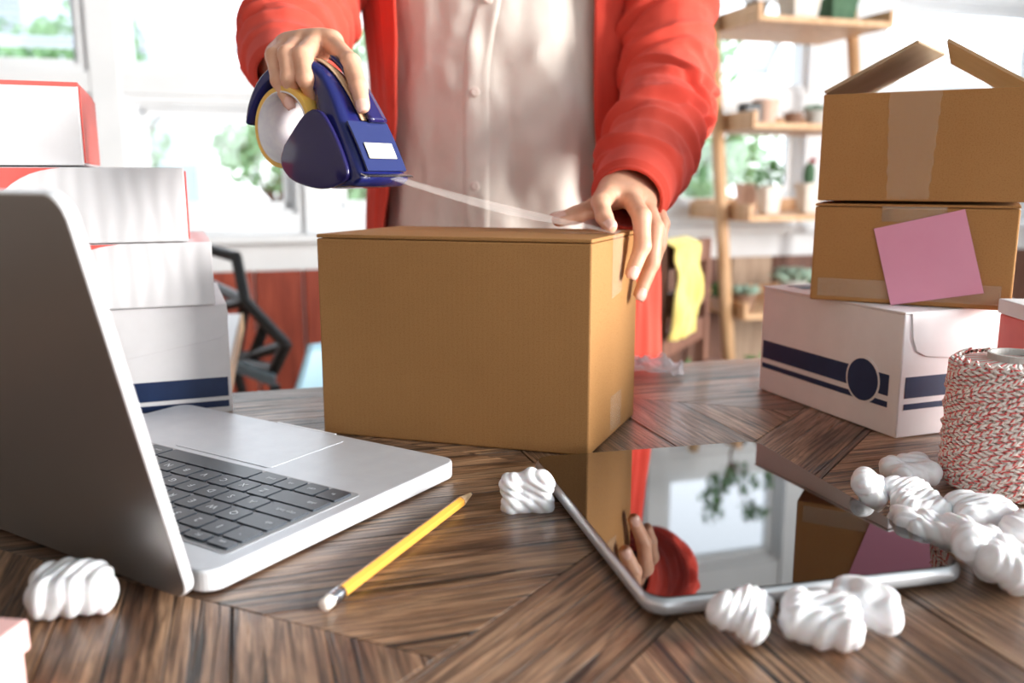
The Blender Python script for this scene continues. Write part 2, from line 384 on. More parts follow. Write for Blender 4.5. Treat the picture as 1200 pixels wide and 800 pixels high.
tr.box(1.28, -.015, .77, 1.62, 0, ZC)
roomobj(struct(tr.build('trim_2', M_white, bevel=.003)))
def boards(x0, x1, w, mats):
    b = MB(); x = x0; k = 0
    while x < x1-.01: b.box(x+.004, -.018, .0, min(x+w, x1)-.004, 0, .64, k % len(mats)); x += w; k += 1
    return b
roomobj(struct(boards(XL, -.05, .17, [0]).build('trim_3', [M_redwood], bevel=.004)))
roomobj(struct(boards(-.05, 2.55, .2, [0, 1, 0, 0, 1]).build('trim_4', [M_tanwood, M_brownwood], bevel=.004)))
k = 0
for ci, (a, b_) in enumerate(cols):
    for ri, (z0, z1) in enumerate(rows):
        k += 1; f = MB(); t = .014
        for q in ((a, z0, a+t, z1), (b_-t, z0, b_, z1), (a, z0, b_, z0+t), (a, z1-t, b_, z1)): f.box(q[0], .02, q[1], q[2], .08, q[3])
        w = roomobj(struct(f.build('window_%d' % k, M_white, bevel=.003)))
        op = math.radians(38) if ri == 1 and ci in (0, 1, 4) else 0
        Mh = Matrix.Translation((0, .07, z1-t)) @ Matrix.Rotation(op, 4, 'X') @ Matrix.Translation((0, -.07, -(z1-t)))
        s_ = MB(); t2 = .028
        a2, b2, y0, y1 = a+t, b_-t, z0+t, z1-t
        for q in ((a2, y0, a2+t2, y1), (b2-t2, y0, b2, y1), (a2, y0, b2, y0+t2), (a2, y1-t2, b2, y1)): s_.box(q[0], .05, q[1], q[2], .085, q[3], 0, Mh)
        s_.build('sash', M_white, w, bevel=.003)
        MB().box(a2+t2, .066, y0+t2, b2-t2, .069, y1-t2, 0, Mh).build('glass_pane', M_glass, w)
        if op:
            m = MB(); m.tube([Mh@Vector((a2+.02, .07, y0+.02)), (a2+.02, .05, z0+.12)], .005); m.build('stay', M_louvre, w)
wr = MB()
wr.box(XR, -ND, 0, XR+.1, .1, .62); wr.box(XR, -ND, 2.5, XR+.1, .1, ZC); wr.box(XR, -.5, .62, XR+.1, .1, 2.5); wr.box(XR, -ND, .62, XR+.1, -6.1, 2.5)
roomobj(struct(wr.build('wall_right', M_white)))
f = MB()
for y in (-6.1, -4.75, -3.4, -2.05, -.6): f.box(XR, y, .62, XR+.06, y+.07, 2.5)
f.box(XR, -6.1, .62, XR+.06, -.5, .69); f.box(XR, -6.1, 2.43, XR+.06, -.5, 2.5)
w = roomobj(struct(f.build('window_19', M_white, bevel=.003))); MB().box(XR+.03, -6.1, .69, XR+.034, -.5, 2.43).build('glass_pane', M_glass, w)
roomobj(struct(MB().box(XL-.1, -ND, 0, XL, .1, ZC).build('wall_left', M_taupe)))
wf = MB(); wf.box(XL, -ND-.1, 0, XR, -ND, 1.1); wf.box(XL, -ND-.1, 2.3, XR, -ND, ZC); wf.box(XL, -ND-.1, 1.1, XL+.4, -ND, 2.3); wf.box(XR-.3, -ND-.1, 1.1, XR, -ND, 2.3)
roomobj(struct(wf.build('wall_front', M_taupe)))
f = MB()  # unseen window behind the camera, put in to let in fill light
for x in (-2.6, -1.4, -.2, 1.0, 2.23): f.box(x, -ND-.07, 1.1, x+.07, -ND-.02, 2.3)
w = roomobj(struct(f.build('window_20', M_white, bevel=.003))); MB().box(-2.6, -ND-.05, 1.1, 2.3, -ND-.046, 2.3).build('glass_pane', M_glass, w)

# ------------------------------------------------------------------ outdoors
roomobj(struct(MB().box(-30, .3, -.62, 30, 40, -.6).build('street_ground', M_street)))
def leafball(mb, c, r, n, size, seed, squash=.85, mi=0):
    rd = random.Random(seed)
    for i in range(n):
        v = Vector((rd.gauss(0, 1), rd.gauss(0, 1), rd.gauss(0, 1))).normalized()*r*(rd.uniform(.35, 1)**.5); v.z *= squash
        p = Vector(c)+v; a = Vector((rd.gauss(0, 1), rd.gauss(0, 1), rd.gauss(0, 1))).normalized(); b_ = a.cross(Vector((rd.gauss(0, 1), rd.gauss(0, 1), rd.gauss(0, 1)))).normalized()
        s_ = size*rd.uniform(.6, 1.3); t = a*s_; q = b_*s_*.45; nn = a.cross(b_)*s_*.12
        mb.add([p-t, p-q*.9+nn, p+t, p+q*.9+nn], [(0, 1, 2), (0, 2, 3)], mi)
def tree(s, n, h, r, seed, label):
    t = thing('garden_tree', label, 'tree', room(s, n, -.6), 0, 'trees outside the windows')
    rd = random.Random(seed)
    m = MB(); m.tube([(0, 0, 0), (.05, 0, h*.35), (0, .04, h*.6)], [.11, .09, .06], 10)
    for i in range(5):
        a = i*1.26; m.tube([(.03, 0, h*.4), (math.cos(a)*r*.4, math.sin(a)*r*.4, h*.62), (math.cos(a)*r*.7, math.sin(a)*r*.7, h*.78)], [.04, .03, .015], 6)
    m.build('trunk', M_bark, t, smooth=True)
    m = MB()
    for i in range(9):
        a = rd.uniform(0, 6.28); q = rd.uniform(.1, .75)*r
        leafball(m, (math.cos(a)*q, math.sin(a)*q, h*rd.uniform(.45, .95)), r*rd.uniform(.35, .5), 190, .11, seed*31+i)
    m.build('foliage', M_tree, t)
tree(-2.6, -7.5, 3.1, 1.5, 3, 'garden tree outside the leftmost windows, beyond the parked car')
tree(-.4, -10.5, 2.6, 1.2, 12, 'garden tree outside, behind the rear of the parked white car')
tree(1.6, -4.2, 3.2, 1.4, 5, 'garden tree outside the windows behind the ladder shelf')
tree(3.4, -5.5, 3.0, 1.4, 8, 'garden tree outside at the far right, beyond the bright corner window')
tree(.5, -6.5, 2.8, 1.2, 21, 'garden tree outside, hidden mostly behind the standing person')
m = MB()
for i in range(16): leafball(m, (-1.5+i*.3, 0, .45), .36, 150, .07, 100+i, 1.1)
h = m.build('hedge', M_tree); h.location = room(.9, -2.4, -.6); h.rotation_euler = (0, 0, RA); tag(h, 'clipped green hedge outside, below the windows behind the shelf', 'hedge')
# parked car
t = thing('parked_car', 'white parked car seen through the lower left window', 'car', room(-2.7, -5.0, -.6), RA+.15)
prof = [(-2.1, .35), (-2.15, .7), (-1.9, .92), (-1.2, 1.0), (-.65, 1.42), (.65, 1.46), (1.35, 1.02), (2.05, .86), (2.15, .5), (2.1, .32)]
m = MB(); sec = [(-.85, .93), (-.8, 1), (.8, 1), (.85, .93)]
vs = [(x, y, z*(k if z > .9 else 1)) for (y, k) in sec for x, z in prof]; n_ = len(prof); fs = []
for j in range(3):
    for i in range(n_): fs.append((j*n_+i, j*n_+(i+1) % n_, (j+1)*n_+(i+1) % n_, (j+1)*n_+i))
fs += [tuple(range(n_-1, -1, -1)), tuple(range(3*n_, 4*n_))]; m.add(vs, fs); m.build('car_body', M_car, t, bevel=.06, segs=3, smooth=True)
for y in (-.86, .84):
    MB().prism([(-1.05, .98), (-.6, 1.33), (.0, 1.36), (.0, .98)], 0, .02, M=Matrix.Translation((0, y+.0, 0)) @ Matrix.Rotation(PI/2, 4, 'X')).build('side_window', M_carglass, t)
    MB().prism([(.06, .98), (.06, 1.36), (.6, 1.36), (1.15, .98)], 0, .02, M=Matrix.Translation((0, y, 0)) @ Matrix.Rotation(PI/2, 4, 'X')).build('side_window', M_carglass, t)
for x in (-1.35, 1.35):
    for y in (-.88, .7):
        MB().lathe([(.1, 0), (.31, 0), (.33, .03), (.33, .15), (.31, .18), (.1, .18)], 24, M=Matrix.Translation((x, y+.18, .33)) @ Matrix.Rotation(PI/2, 4, 'X')).build('wheel', M_tyre, t, smooth=True)
# neighbouring building
t = thing('neighbour_house', 'pale neighbouring house with grey louvred shutters beyond the left windows', 'building', room(-4.2, -11, -.6), RA)
MB().box(-3.4, 0, 0, 2.6, 4, 5.2).build('house_wall', M_facade, t, bevel=.02)
for x in (-2.4, -.4, 1.2):
    for z in (1.1, 3.1):
        m = MB(); m.box(x, -.05, z, x+.9, 0, z+1.2, 1)
        for i in range(12): m.box(x+.04, -.10, z+.05+i*.095, x+.86, -.05, z+.1+i*.095, 0)
        m.build('shutter', [M_louvre, M_white], t)
MB().prism([(-3.7, 5.2), (2.9, 5.2), (-.4, 6.6)], -4.2, .2, M=Matrix.Rotation(PI/2, 4, 'X')).build('roof', M_louvre, t)

# ------------------------------------------------------------------ work table
tb = thing('work_table', 'large rustic table of weathered brown boards laid in a diagonal pattern', 'table', (0, 0, 0), 0)
e0 = Vector((-.293, .869)); ed = Vector((math.cos(math.radians(16.8)), math.sin(math.radians(16.8)))); en = Vector((-ed.y, ed.x))
t_l = e0-ed*.62; t_r = e0+ed*1.25
rect = [t_l-en*.98, t_r-en*.98, t_r, t_l]
def clip(poly, p, ang, side):
    d = Vector((math.cos(math.radians(ang)), math.sin(math.radians(ang)))); nn = Vector((-d.y, d.x))*side; out = []
    for i, a in enumerate(poly):
        b_ = poly[(i+1) % len(poly)]; da = (a-Vector(p)).dot(nn); db = (b_-Vector(p)).dot(nn)
        if da >= 0: out.append(a)
        if (da >= 0) != (db >= 0): out.append(a+(b_-a)*(da/(da-db)))
    return out
g = 17; pg = -73
L1 = ((-.049, .347), 54.8); L2 = ((.042, .347), 55.2)
left = clip(rect, *L1, 1); mid = clip(clip(rect, *L1, -1), *L2, 1); right = clip(rect, *L2, -1)
regs = [(mid, 55, (.0, .3), .5)]
sa = ((-.156, .422), -24); regs.append((clip(left, *sa, -1), pg, (-.144, .42), .083)); left = clip(left, *sa, 1)
sh = ((-.162, .731), -25); regs.append((clip(left, *sh, -1), g, (-.027, .522), .08)); up_ = clip(left, *sh, 1)
sv = ((-.03, .8), pg); lu = clip(up_, *sv, -1); ru = clip(up_, *sv, 1)
regs.append((lu, g, (-.2, .85), .075)); sg = ((.125, .848), -20); regs.append((clip(ru, *sg, -1), pg, (.1, .8), .07)); regs.append((clip(ru, *sg, 1), g, (.1, .97), .075))
sr = ((.30, .50), -24); regs.append((clip(right, *sr, -1), pg, (.204, .435), .062)); regs.append((clip(right, *sr, 1), g, (.3, .66), .085))
m = MB(); m.uv = []; tones = []; rd = random.Random(4)
for poly, ang, o0, wdt in regs:
    if len(poly) < 3: continue
    d = Vector((math.cos(math.radians(ang)), math.sin(math.radians(ang)))); nn = Vector((-d.y, d.x)); ks = [(p-Vector(o0)).dot(nn)/wdt for p in poly]
    for kk in range(math.floor(min(ks)), math.ceil(max(ks))):
        q = clip(clip(poly, Vector(o0)+nn*kk*wdt, ang, 1), Vector(o0)+nn*(kk+1)*wdt, ang, -1)
        q = [q[i] for i in range(len(q)) if (q[i]-q[i-1]).length > 1e-4] if len(q) > 2 else []
        if len(q) < 3: continue
        c = sum(q, Vector((0, 0)))/len(q); ins = []
        for i in range(len(q)):      # inset every board a hair so that seams stay open
            a, b_, e = q[i-1], q[i], q[(i+1) % len(q)]; d1 = (b_-a).normalized(); d2 = (e-b_).normalized(); n1 = Vector((-d1.y, d1.x)); n2 = Vector((-d2.y, d2.x)); bi = (n1+n2)
            ins.append(b_+bi/max(bi.length_squared, .2)*2*.0005)
        dz = rd.uniform(-.0006, 0); tone = rd.random(); ou, ov = rd.uniform(0, 50), rd.uniform(0, 50); n_ = len(ins); k0 = len(m.v)
        tip = [p+(c-p).normalized()*.0004 for p in ins]
        rings = [(ins, TZ-.03), (ins, TZ-.0003+dz), (tip, TZ+dz)]
        for rg, z in rings: m.v += [(p.x, p.y, z) for p in rg]
        F_ = [tuple(k0+2*n_+i for i in range(n_))]+[(k0+j*n_+i, k0+j*n_+(i+1) % n_, k0+(j+1)*n_+(i+1) % n_, k0+(j+1)*n_+i) for j in (0, 1) for i in range(n_)]
        m.f += F_; m.m += [0]*len(F_); tones += [tone]*len(F_)
        for f_ in F_: m.uv.append([((Vector(m.v[i][:2]).dot(d)+ou), (Vector(m.v[i][:2]).dot(nn)+ov+m.v[i][2])) for i in f_])
o = m.build('tabletop', M_table, tb)
at = o.data.attributes.new('tone', 'FLOAT', 'FACE'); at.data.foreach_set('value', tones)
def rectz(inset, z0, z1, name, mt, bev=.002):
    q = [rect[0]+(ed+en)*inset, rect[1]+(-ed+en)*inset, rect[2]+(-ed-en)*inset, rect[3]+(ed-en)*inset]
    return MB().prism([tuple(p) for p in q], z0, z1).build(name, mt, tb, bevel=bev)
M_tbl_dark = board_wood('dark_table_frame', (56, 42, 34), (76, 58, 46), (92, 72, 58), .6, 'x')
rectz(.003, TZ-.045, TZ-.0305, 'substrate', M_tbl_dark); rectz(.07, TZ-.125, TZ-.0455, 'apron', M_tbl_dark)
for sa_, sb_ in ((.1, .1), (1.77, .1), (1.77, .88), (.1, .88)):
    p = rect[0]+ed*sa_+en*sb_; MB().box(p.x-.035, p.y-.035, 0, p.x+.035, p.y+.035, TZ-.1255).build('leg', M_tbl_dark, tb, bevel=.004)

# ------------------------------------------------------------------ boxes
def zrot(a): return Matrix.Rotation(a, 4, 'Z')
def box_mesh(name, L, D, H, mt, parent, bev=.0012):
    return MB().box(0, 0, 0, L, D, H).build(name, mt, parent, bevel=bev)
# main carton (front-left A, front-right B, right-back C)
A = Vector((-.161, .726, TZ)); B = Vector((.0600, .6610, TZ)); BC = Vector((.052, .1235, 0)); BH = .1695
mc = thing('cardboard_box', 'large brown cardboard box in the middle of the table being taped shut', 'box', B, math.atan2(B.y-A.y, B.x-A.x))
Mi = mx(mc).inverted(); ax_ = Mi@A; bc_ = Mi.to_3x3()@BC; XA = ax_.x
base = [(XA, 0), (0, 0), (bc_.x, bc_.y), (XA+bc_.x, bc_.y)]
MB().prism(base, 0, BH-.0035).build('box_body', M_card, mc, bevel=.0014)
def lerp2(a, b, t): return (a[0]+(b[0]-a[0])*t, a[1]+(b[1]-a[1])*t)
ml, mr = lerp2(base[0], base[3], .5), lerp2(base[1], base[2], .5)
MB().prism([base[0], base[1], lerp2(base[1], base[2], .495), lerp2(base[0], base[3], .495)], BH-.003, BH, 0, None, 1).build('top_flap', [M_card, M_card], mc, bevel=.0008)
MB().prism([lerp2(base[0], base[3], .505), lerp2(base[1], base[2], .505), base[2], base[3]], BH-.003, BH, 0, None, 1).build('top_flap', [M_card, M_card], mc, bevel=.0008)
def skin_tape(p0, p1, w, parent, nm='sealing_tape', mt=None, lift=.0004):
    pass
# tape over the right edge of the main carton
rf = lambda t, z: (base[1][0]+(base[2][0]-base[1][0])*t, base[1][1]+(base[2][1]-base[1][1])*t, z)
nx_ = Vector((base[2][1], -base[2][0], 0)).normalized()*.0006
def rfo(t, z): return Vector(rf(t, z))+nx_
m = MB(); m.add([rfo(.40, BH-.052), rfo(.62, BH-.048), rfo(.62, BH), rfo(.40, BH)], [(0, 1, 2, 3)])
tl = Vector((-.05, 0, .0006)); m.add([rfo(.40, BH)+tl, rfo(.40, BH)+Vector((0, 0, .0006)), rfo(.62, BH)+Vector((0, 0, .0006)), rfo(.62, BH)+tl], [(0, 1, 2, 3)])
m.build('sealing_tape', M_tape2, mc)
m = MB(); m.add([rfo(.42, .004), rfo(.66, .004), rfo(.66, .035), rfo(.42, .035)], [(0, 1, 2, 3)]); m.build('sealing_tape', M_tape2, mc)

# rightmost stack: white box, closed carton, open carton
def striped_box(loc, rz, L, D, H, label, circ):
    """local x along the short end face, y along the long side (x=0 face carries the stripes)"""
    t = thing('white_box', label, 'box', loc, rz)
    MB().box(0, 0, 0, L, D, H-.002).build('box_body', M_wbox, t, bevel=.0012)
    MB().box(-.0012, -.0014, H-.0018, L+.001, D, H).build('lid', M_wbox, t, bevel=.0007)
    # tongue of the lid hanging over the end face
    pts = [(0.006, H), (0.009, H-.022), (.014, H-.033), (.024, H-.038)]+[(L-.024, H-.05), (L-.012, H-.044), (L-.006, H-.03), (L-.003, H)]
    MB().prism(pts, 0, .0014, M=Matrix.Rotation(PI/2, 4, 'X') @ Matrix.Translation((0, 0, 0))).build('lid_tongue', M_wbox, t, bevel=.0004)
    s_ = MB()
    def side(y0, y1, z0, z1): s_.box(-.0005, y0, z0, 0, y1, z1)
    side(.012, D-.004, .034, .052); side(.012, D-.004, .024, .029)
    s_.box(.006, -.0005, .034, L-.006, 0, .052); s_.box(.006, -.0005, .024, L-.006, 0, .029)
    s_.box(.02, D*.25, H, L-.02, D*.25+.016, H+.0004); s_.box(.02, D*.25+.022, H, L-.02, D*.25+.027, H+.0004)
    s_.box(.02, D*.80, H, L-.02, D*.80+.016, H+.0004); s_.box(.02, D*.80+.022, H, L-.02, D*.80+.027, H+.0004)
    s_.build('printed_stripes', M_navy, t)
    if circ:
        for r, mt, e, nm in ((.0205, M_wbox, .0008, 'badge_ring'), (.0185, M_navy, .0012, 'printed_badge')):
            q = MB(); ring = [(r*math.cos(a*PI/24), r*math.sin(a*PI/24)) for a in range(48)]
            q.prism(ring, 0, e, M=Matrix.Translation((0, .042, .042)) @ Matrix.Rotation(-PI/2, 4, 'Y')); q.build(nm, mt, t)
    return t
wb1 = striped_box(Vector((.321, .709, TZ)), math.radians(20), .155, .19, .107, 'white box with navy stripes and a round navy badge, under the brown cartons', True)
WT = TZ+.1075
C1 = Vector((.268, .785, WT)); cr_ = math.radians(-28); CL, CD_, CH = .158, .125, .0845
t = thing('cardboard_box', 'closed brown cardboard box with a pink sticky note, middle of the right stack', 'box', C1, cr_)
MB().box(0, 0, 0, CL, CD_, CH-.002).build('box_body', M_card2, t, bevel=.0014)
MB().prism([(0, 0), (CL, 0), (CL, CD_*.49), (0, CD_*.49)], 0, .0022, M=Matrix.Translation((0, 0, CH-.0015)) @ Matrix.Rotation(.02, 4, 'X')).build('top_flap', M_card2, t, bevel=.0005)
MB().prism([(0, CD_*.5), (CL, CD_*.5), (CL, CD_), (0, CD_)], 0, .0022, M=Matrix.Translation((0, 0, CH-.001))).build('top_flap', M_card2, t, bevel=.0005)
m = MB(); m.box(.055, -.0005, CH-.014, .105, 0, CH-.001); m.box(.006, -.0005, .004, .15, 0, .020); m.build('sealing_tape', M_tape2, t)
nt = thing('sticky_note', 'square pink sticky note stuck to the middle carton of the right stack', 'sticky note', C1, cr_)
c1m = mx(nt)
def onface(u, v, off=-.0016):      # local x,z on the front face of the closed carton
    Mi_ = c1m.inverted(); o_ = Mi_@Vector((0, 0, CAMZ)); d_ = Mi_.to_3x3()@ray(u, v); p = o_+d_*((off-o_.y)/d_.y); return p.x, p.z
cs = [onface(*q) for q in ((1044, 357), (1153, 343), (1131, 245), (1024, 268))]
def np_(i, j):
    a, b_ = i/12, j/12; x = (cs[0][0]*(1-a)+cs[1][0]*a)*(1-b_)+(cs[3][0]*(1-a)+cs[2][0]*a)*b_; z = (cs[0][1]*(1-a)+cs[1][1]*a)*(1-b_)+(cs[3][1]*(1-a)+cs[2][1]*a)*b_
    return Vector((x, -.0012-.003*(1-b_)**2, z))
MB().grid(np_, 13, 13).build('paper', M_pink, nt, smooth=False, solid=.0003)
C2 = Vector((.268, .781, WT+CH+.0035)); cr2 = math.radians(-27); OL, OD, OH = .160, .165, .0895
t = thing('cardboard_box', 'open brown cardboard box with raised flaps on top of the right stack', 'box', C2, cr2)
m = MB(); w_ = .003
m.box(0, 0, 0, OL, w_, OH); m.box(0, OD-w_, 0, OL, OD, OH*.98); m.box(0, w_, 0, w_, OD-w_, OH); m.box(OL-w_, w_, 0, OL, OD-w_, OH); m.box(w_, w_, 0, OL-w_, OD-w_, w_)
m.build('box_body', [M_card2], t, bevel=.0008)
def flap(hx, ang, ln, ex=0, nm='raised_flap'):
    M_ = Matrix.Translation((hx, 0, OH+.0005)) @ Matrix.Rotation(-ang, 4, 'Y'); q = MB(); q.prism([(0, .001), (ln, .001), (ln+ex, OD-.001), (0, OD-.001)], 0, .0028, 0, M_); return q.build(nm, [M_cardin], t, bevel=.0006)
flap(.001, math.radians(28), .080, .018); flap(OL-.001, math.radians(180-31), .077)
m = MB()
def tp(i, j):
    a, b_ = i/16, j/24; x0, x1 = .052+.004*(1-b_), .092-.004*(1-b_); return Vector((x0+(x1-x0)*a+.0008*math.sin(j*1.7), -.0007-.0006*abs(fbm((a*3, b_*4, 1), 2.5)), OH*.02+b_*OH*.975))
m.grid(tp, 17, 25); m.build('sealing_tape', M_tape2, t, smooth=True)
# red and white carton behind the twine
t = thing('shoe_box', 'red and white carton behind the twine spool at the right edge', 'box', (.386, .622, TZ), math.radians(-4))
MB().box(0, 0, 0, .12, .075, .108).build('box_body', M_red, t, bevel=.001); MB().box(-.0015, -.0015, .1085, .1215, .0765, .120).build('lid', M_wbox, t, bevel=.001)
m = MB(); m.prism([(.012+.05*(1-math.cos(a*PI/40)), .03+.068*math.sin(a*PI/40)) for a in range(41)], 0, .0006, M=Matrix.Rotation(PI/2, 4, 'X')); m.build('printed_arc', M_wbox, t)
# left stack
SR = math.radians(21)
def left_box(right_front, H, L, D, mt, label, arc, z0, side_red=True):
    dx = Vector((math.cos(SR), math.sin(SR), 0)); loc = Vector((right_front[0], right_front[1], z0))
    t = thing('white_carton', label, 'box', loc, SR)
    MB().box(-L, 0, 0, 0, D, H).build('box_body', mt, t, bevel=.0012)
    if side_red: MB().box(.0002, .003, .002, .0016, D-.002, H-.003).build('red_end_flap', M_red, t, bevel=.0004)
    if arc:
        x1, x0 = arc; pts = [(x0, H-.0005), (-L+.001, H-.0005), (-L+.001, .002)]+[(x0-.06*math.cos(a*PI/24), .002+(H-.003)*math.sin(a*PI/24)) for a in range(0, 12)]
        MB().prism(pts[::-1], 0, .0007, M=Matrix.Rotation(PI/2, 4, 'X')).build('printed_arc', M_red, t)
    return t
def Jx(u, y): return (u-600)/FPX*y*1.0
def rfpt(u, y): p = J(u, 208, y); return (p.x, y)
z4 = .1015; z3 = .0565; z2 = .0635; z1 = .067
t4 = thing('white_box', 'white box with navy stripes and slanted flap, lowest of the left stack', 'box', Vector((-.2610, .797, TZ)), SR)
L4 = .30
MB().box(-L4, 0, 0, 0, .18, z4).build('box_body', M_wbox, t4, bevel=.0012)
pts = [(-L4, z4-.0005), (-L4, .04), (-.12, .050), (-.006, .0705), (-.0005, .077), (.0005, z4-.006), (-.003, z4-.0005)]
MB().prism(pts, 0, .0014, M=Matrix.Rotation(PI/2, 4, 'X')).build('slanted_flap', M_wbox, t4, bevel=.0005)
m = MB(); m.box(-L4+.01, -.0006, .0155, -.003, 0, .0335); m.box(-L4+.01, -.0006, .0055, -.003, 0, .0115); m.box(-.06, .02, z4, -.02, .03, z4+.0004); m.build('printed_stripes', M_navy, t4)
t3 = left_box(rfpt(243, .785), z3, .27, .17, M_wcorr, 'plain white carton resting on the navy-striped box of the left stack', (0, -.076), TZ+z4+.001, False)
t2 = left_box(rfpt(216, .775), z2, .27, .17, M_wcorr, 'white carton with a large red corner curve, second from top in the left stack', (0, -.096), TZ+z4+z3+.002)
t1 = left_box(rfpt(100, .755), z1, .24, .17, M_wbox, 'white carton with red top edge on top of the left stack', None, TZ+z4+z3+z2+.0035)
MB().box(-.24, -.0006, z1-.003, 0, .168, z1+.0005).build('red_top', M_red, t1)
# pink box
t = thing('gift_box', 'pale pink box in the near left corner of the table', 'box', (-.2065, .347, TZ), math.radians(-8))
MB().box(-.1, -.12, 0, -.002, -.002, .016).build('box_body', M_palepink, t, bevel=.001); MB().box(-.102, -.122, .0162, 0, 0, .030).build('lid', M_palepink, t, bevel=.001)

# ------------------------------------------------------------------ laptop
LX = Vector((math.cos(math.radians(148)), math.sin(math.radians(148)), 0)); LY = Vector((-math.cos(math.radians(58)), -math.sin(math.radians(58)), 0))
# local frame: x to the typist's right, y away from the typist (towards the hinge); right-handed with z down would flip, so mirror-free check
lp0 = Vector((-.039, .614, TZ+.001))
lt = thing('laptop', 'open silver laptop with black keys, seen from behind its tilted screen', 'laptop', lp0, math.atan2(LX.y, LX.x))
LW, LD, LT = .305, .224, .0125
def rrect(x0, y0, x1, y1, r, n=8):
    out = []
    for cx, cy, a0 in ((x1-r, y1-r, 0), (x0+r, y1-r, 90), (x0+r, y0+r, 180), (x1-r, y0+r, 270)):
        for i in range(n+1): a = math.radians(a0+90*i/n); out.append((cx+r*math.cos(a), cy+r*math.sin(a)))
    return out
# +y of the local frame (x rotated by 90 deg) is towards the hinge
MB().prism(rrect(0, 0, LW, LD, .012), 0, LT, 0, None, 1).build('base', [M_alu, M_alu_edge], lt, bevel=.0018, segs=3, smooth=False)
kx0, ky0, kp = .0135, .0965, .0185
kw, kh = LW-2*kx0, 5*kp+.0105
MB().prism(rrect(kx0-.003, ky0-.003, kx0+kw+.003, ky0+kh+.003, .004), LT, LT+.0003).build('keyboard_well', M_keywell, lt)
MB().prism(rrect(LW/2-.052, .010, LW/2+.052, .088, .004), LT, LT+.0004).build('trackpad', M_alu, lt, bevel=.0002)
MB().box(.12, -.0003, LT-.004, LW-.12, .002, LT+.0002).build('thumb_notch', M_alu_edge, lt)
def glyph(txt, size):
    c = bpy.data.curves.new('legend', 'FONT'); c.body = txt; c.size = size; c.align_x = 'CENTER'; c.align_y = 'CENTER'; c.resolution_u = 2
    o_ = bpy.data.objects.new('tmp', c); COL.objects.link(o_); me = bpy.data.meshes.new_from_object(o_.evaluated_get(bpy.context.evaluated_depsgraph_get()))
    vs = [tuple(v.co) for v in me.vertices]; fs = [tuple(p.vertices) for p in me.polygons]; bpy.data.objects.remove(o_); bpy.data.curves.remove(c); bpy.data.meshes.remove(me); return vs, fs
gc = {}
def key(x, y, w, h, txt):
    m_ = MB(); z0 = LT+.0004; g_ = .0011; q = rrect(x+g_, y+g_, x+w-g_, y+h-g_, .0016, 3); m_.prism(q, z0, z0+.0014)
    if txt:
        small = len(txt) > 1; kk = (txt, small)
        if kk not in gc: gc[kk] = glyph(txt, .0042 if small else .0072)
        vs, fs = gc[kk]; m_.add([(v[0]+x+w/2+(-w*.5+.006+len(txt)*.0009 if small and w > .02 else 0), v[1]+y+h/2, z0+.0016) for v in vs], fs, 1)
    m_.build('key', [M_key, M_legend], lt)
U = kw/14.5
def keyrow(y, h, items):
    x = kx0
    for w_, tx in items: key(x, y, w_*U, h, tx); x += w_*U
keyrow(ky0, kp, [(1, 'fn'), (1, 'ctrl'), (1, 'alt'), (1.25, 'cmd'), (5, ''), (1.25, 'cmd'), (1, 'alt'), (1, '<'), (1, '^'), (1, '>')])
keyrow(ky0+kp, kp, [(2.25, 'shift')]+[(1, c) for c in 'ZXCVBNM,./']+[(2.25, 'shift')])
keyrow(ky0+2*kp, kp, [(1.75, 'caps lock')]+[(1, c) for c in "ASDFGHJKL;'"]+[(1.75, 'return')])
keyrow(ky0+3*kp, kp, [(1.5, 'tab')]+[(1, c) for c in 'QWERTYUIOP[]\\'])
keyrow(ky0+4*kp, kp, [(1, '`')]+[(1, c) for c in '1234567890-=']+[(1.5, 'delete')])
keyrow(ky0+5*kp, .0105, [(1.035, 'esc')]+[(1.035, 'F%d' % i) for i in range(1, 13)]+[(1.035, '')])
# lid
LH = .212; LTILT = math.radians(13.5)
Ml = Matrix.Translation((0, LD+.0045, .003)) @ Matrix.Rotation(PI/2-LTILT, 4, 'X')    # lid plane: local y runs up the lid
LT2 = .0065
MB().prism(rrect(0, 0, LW, LH, .013), 0, -LT2, 0, Ml, 1).build('lid', [M_alu_lid, M_alu_edge], lt, bevel=.0016, segs=3)
MB().prism(rrect(.003, .012, LW-.003, LH-.003, .010), .0002, .0008, 0, Ml).build('screen', M_screen, lt)
m = MB(); m.tube([(.03, LD+.001, LT*.62), (LW-.03, LD+.001, LT*.62)], .0052, 14); m.build('hinge', M_hinge, lt, smooth=True)

# ------------------------------------------------------------------ tablet
_c = [onz(u, v, TZ+.012) for u, v in ((750, 711), (1133, 664), (890, 515), (633, 532))]
_d = ((_c[1]-_c[0])+(_c[2]-_c[3])).normalized(); TA = ((sum(_c, Vector())/4-_d*.0915-Vector((-_d.y, _d.x, 0))*.1165).xy.to_3d()+Vector((0, 0, TZ+.002)), math.atan2(_d.y, _d.x))
print('TABLET', [(_c[i]-_c[i-1]).length for i in range(4)])
ta = thing('tablet', 'silver tablet with glossy black screen lying in front of the large box', 'tablet', TA[0], TA[1])
TW, TL, TT = .183, .233, .0098
MB().prism(rrect(0, 0, TW, TL, .013, 12), 0, TT, 0, None, 0).build('housing', M_tabhouse, ta, bevel=.0042, segs=5, smooth=True)
MB().prism(rrect(.0022, .0022, TW-.0022, TL-.0022, .0115, 12), TT, TT+.0005).build('screen', M_tabglass, ta)
for x, y in ((.02, .02), (TW-.02, .02), (.02, TL-.02), (TW-.02, TL-.02)): MB().lathe([(.003, -.002), (.003, .0002)], 10, c=(x, y, 0)).build('foot', M_hinge, ta)

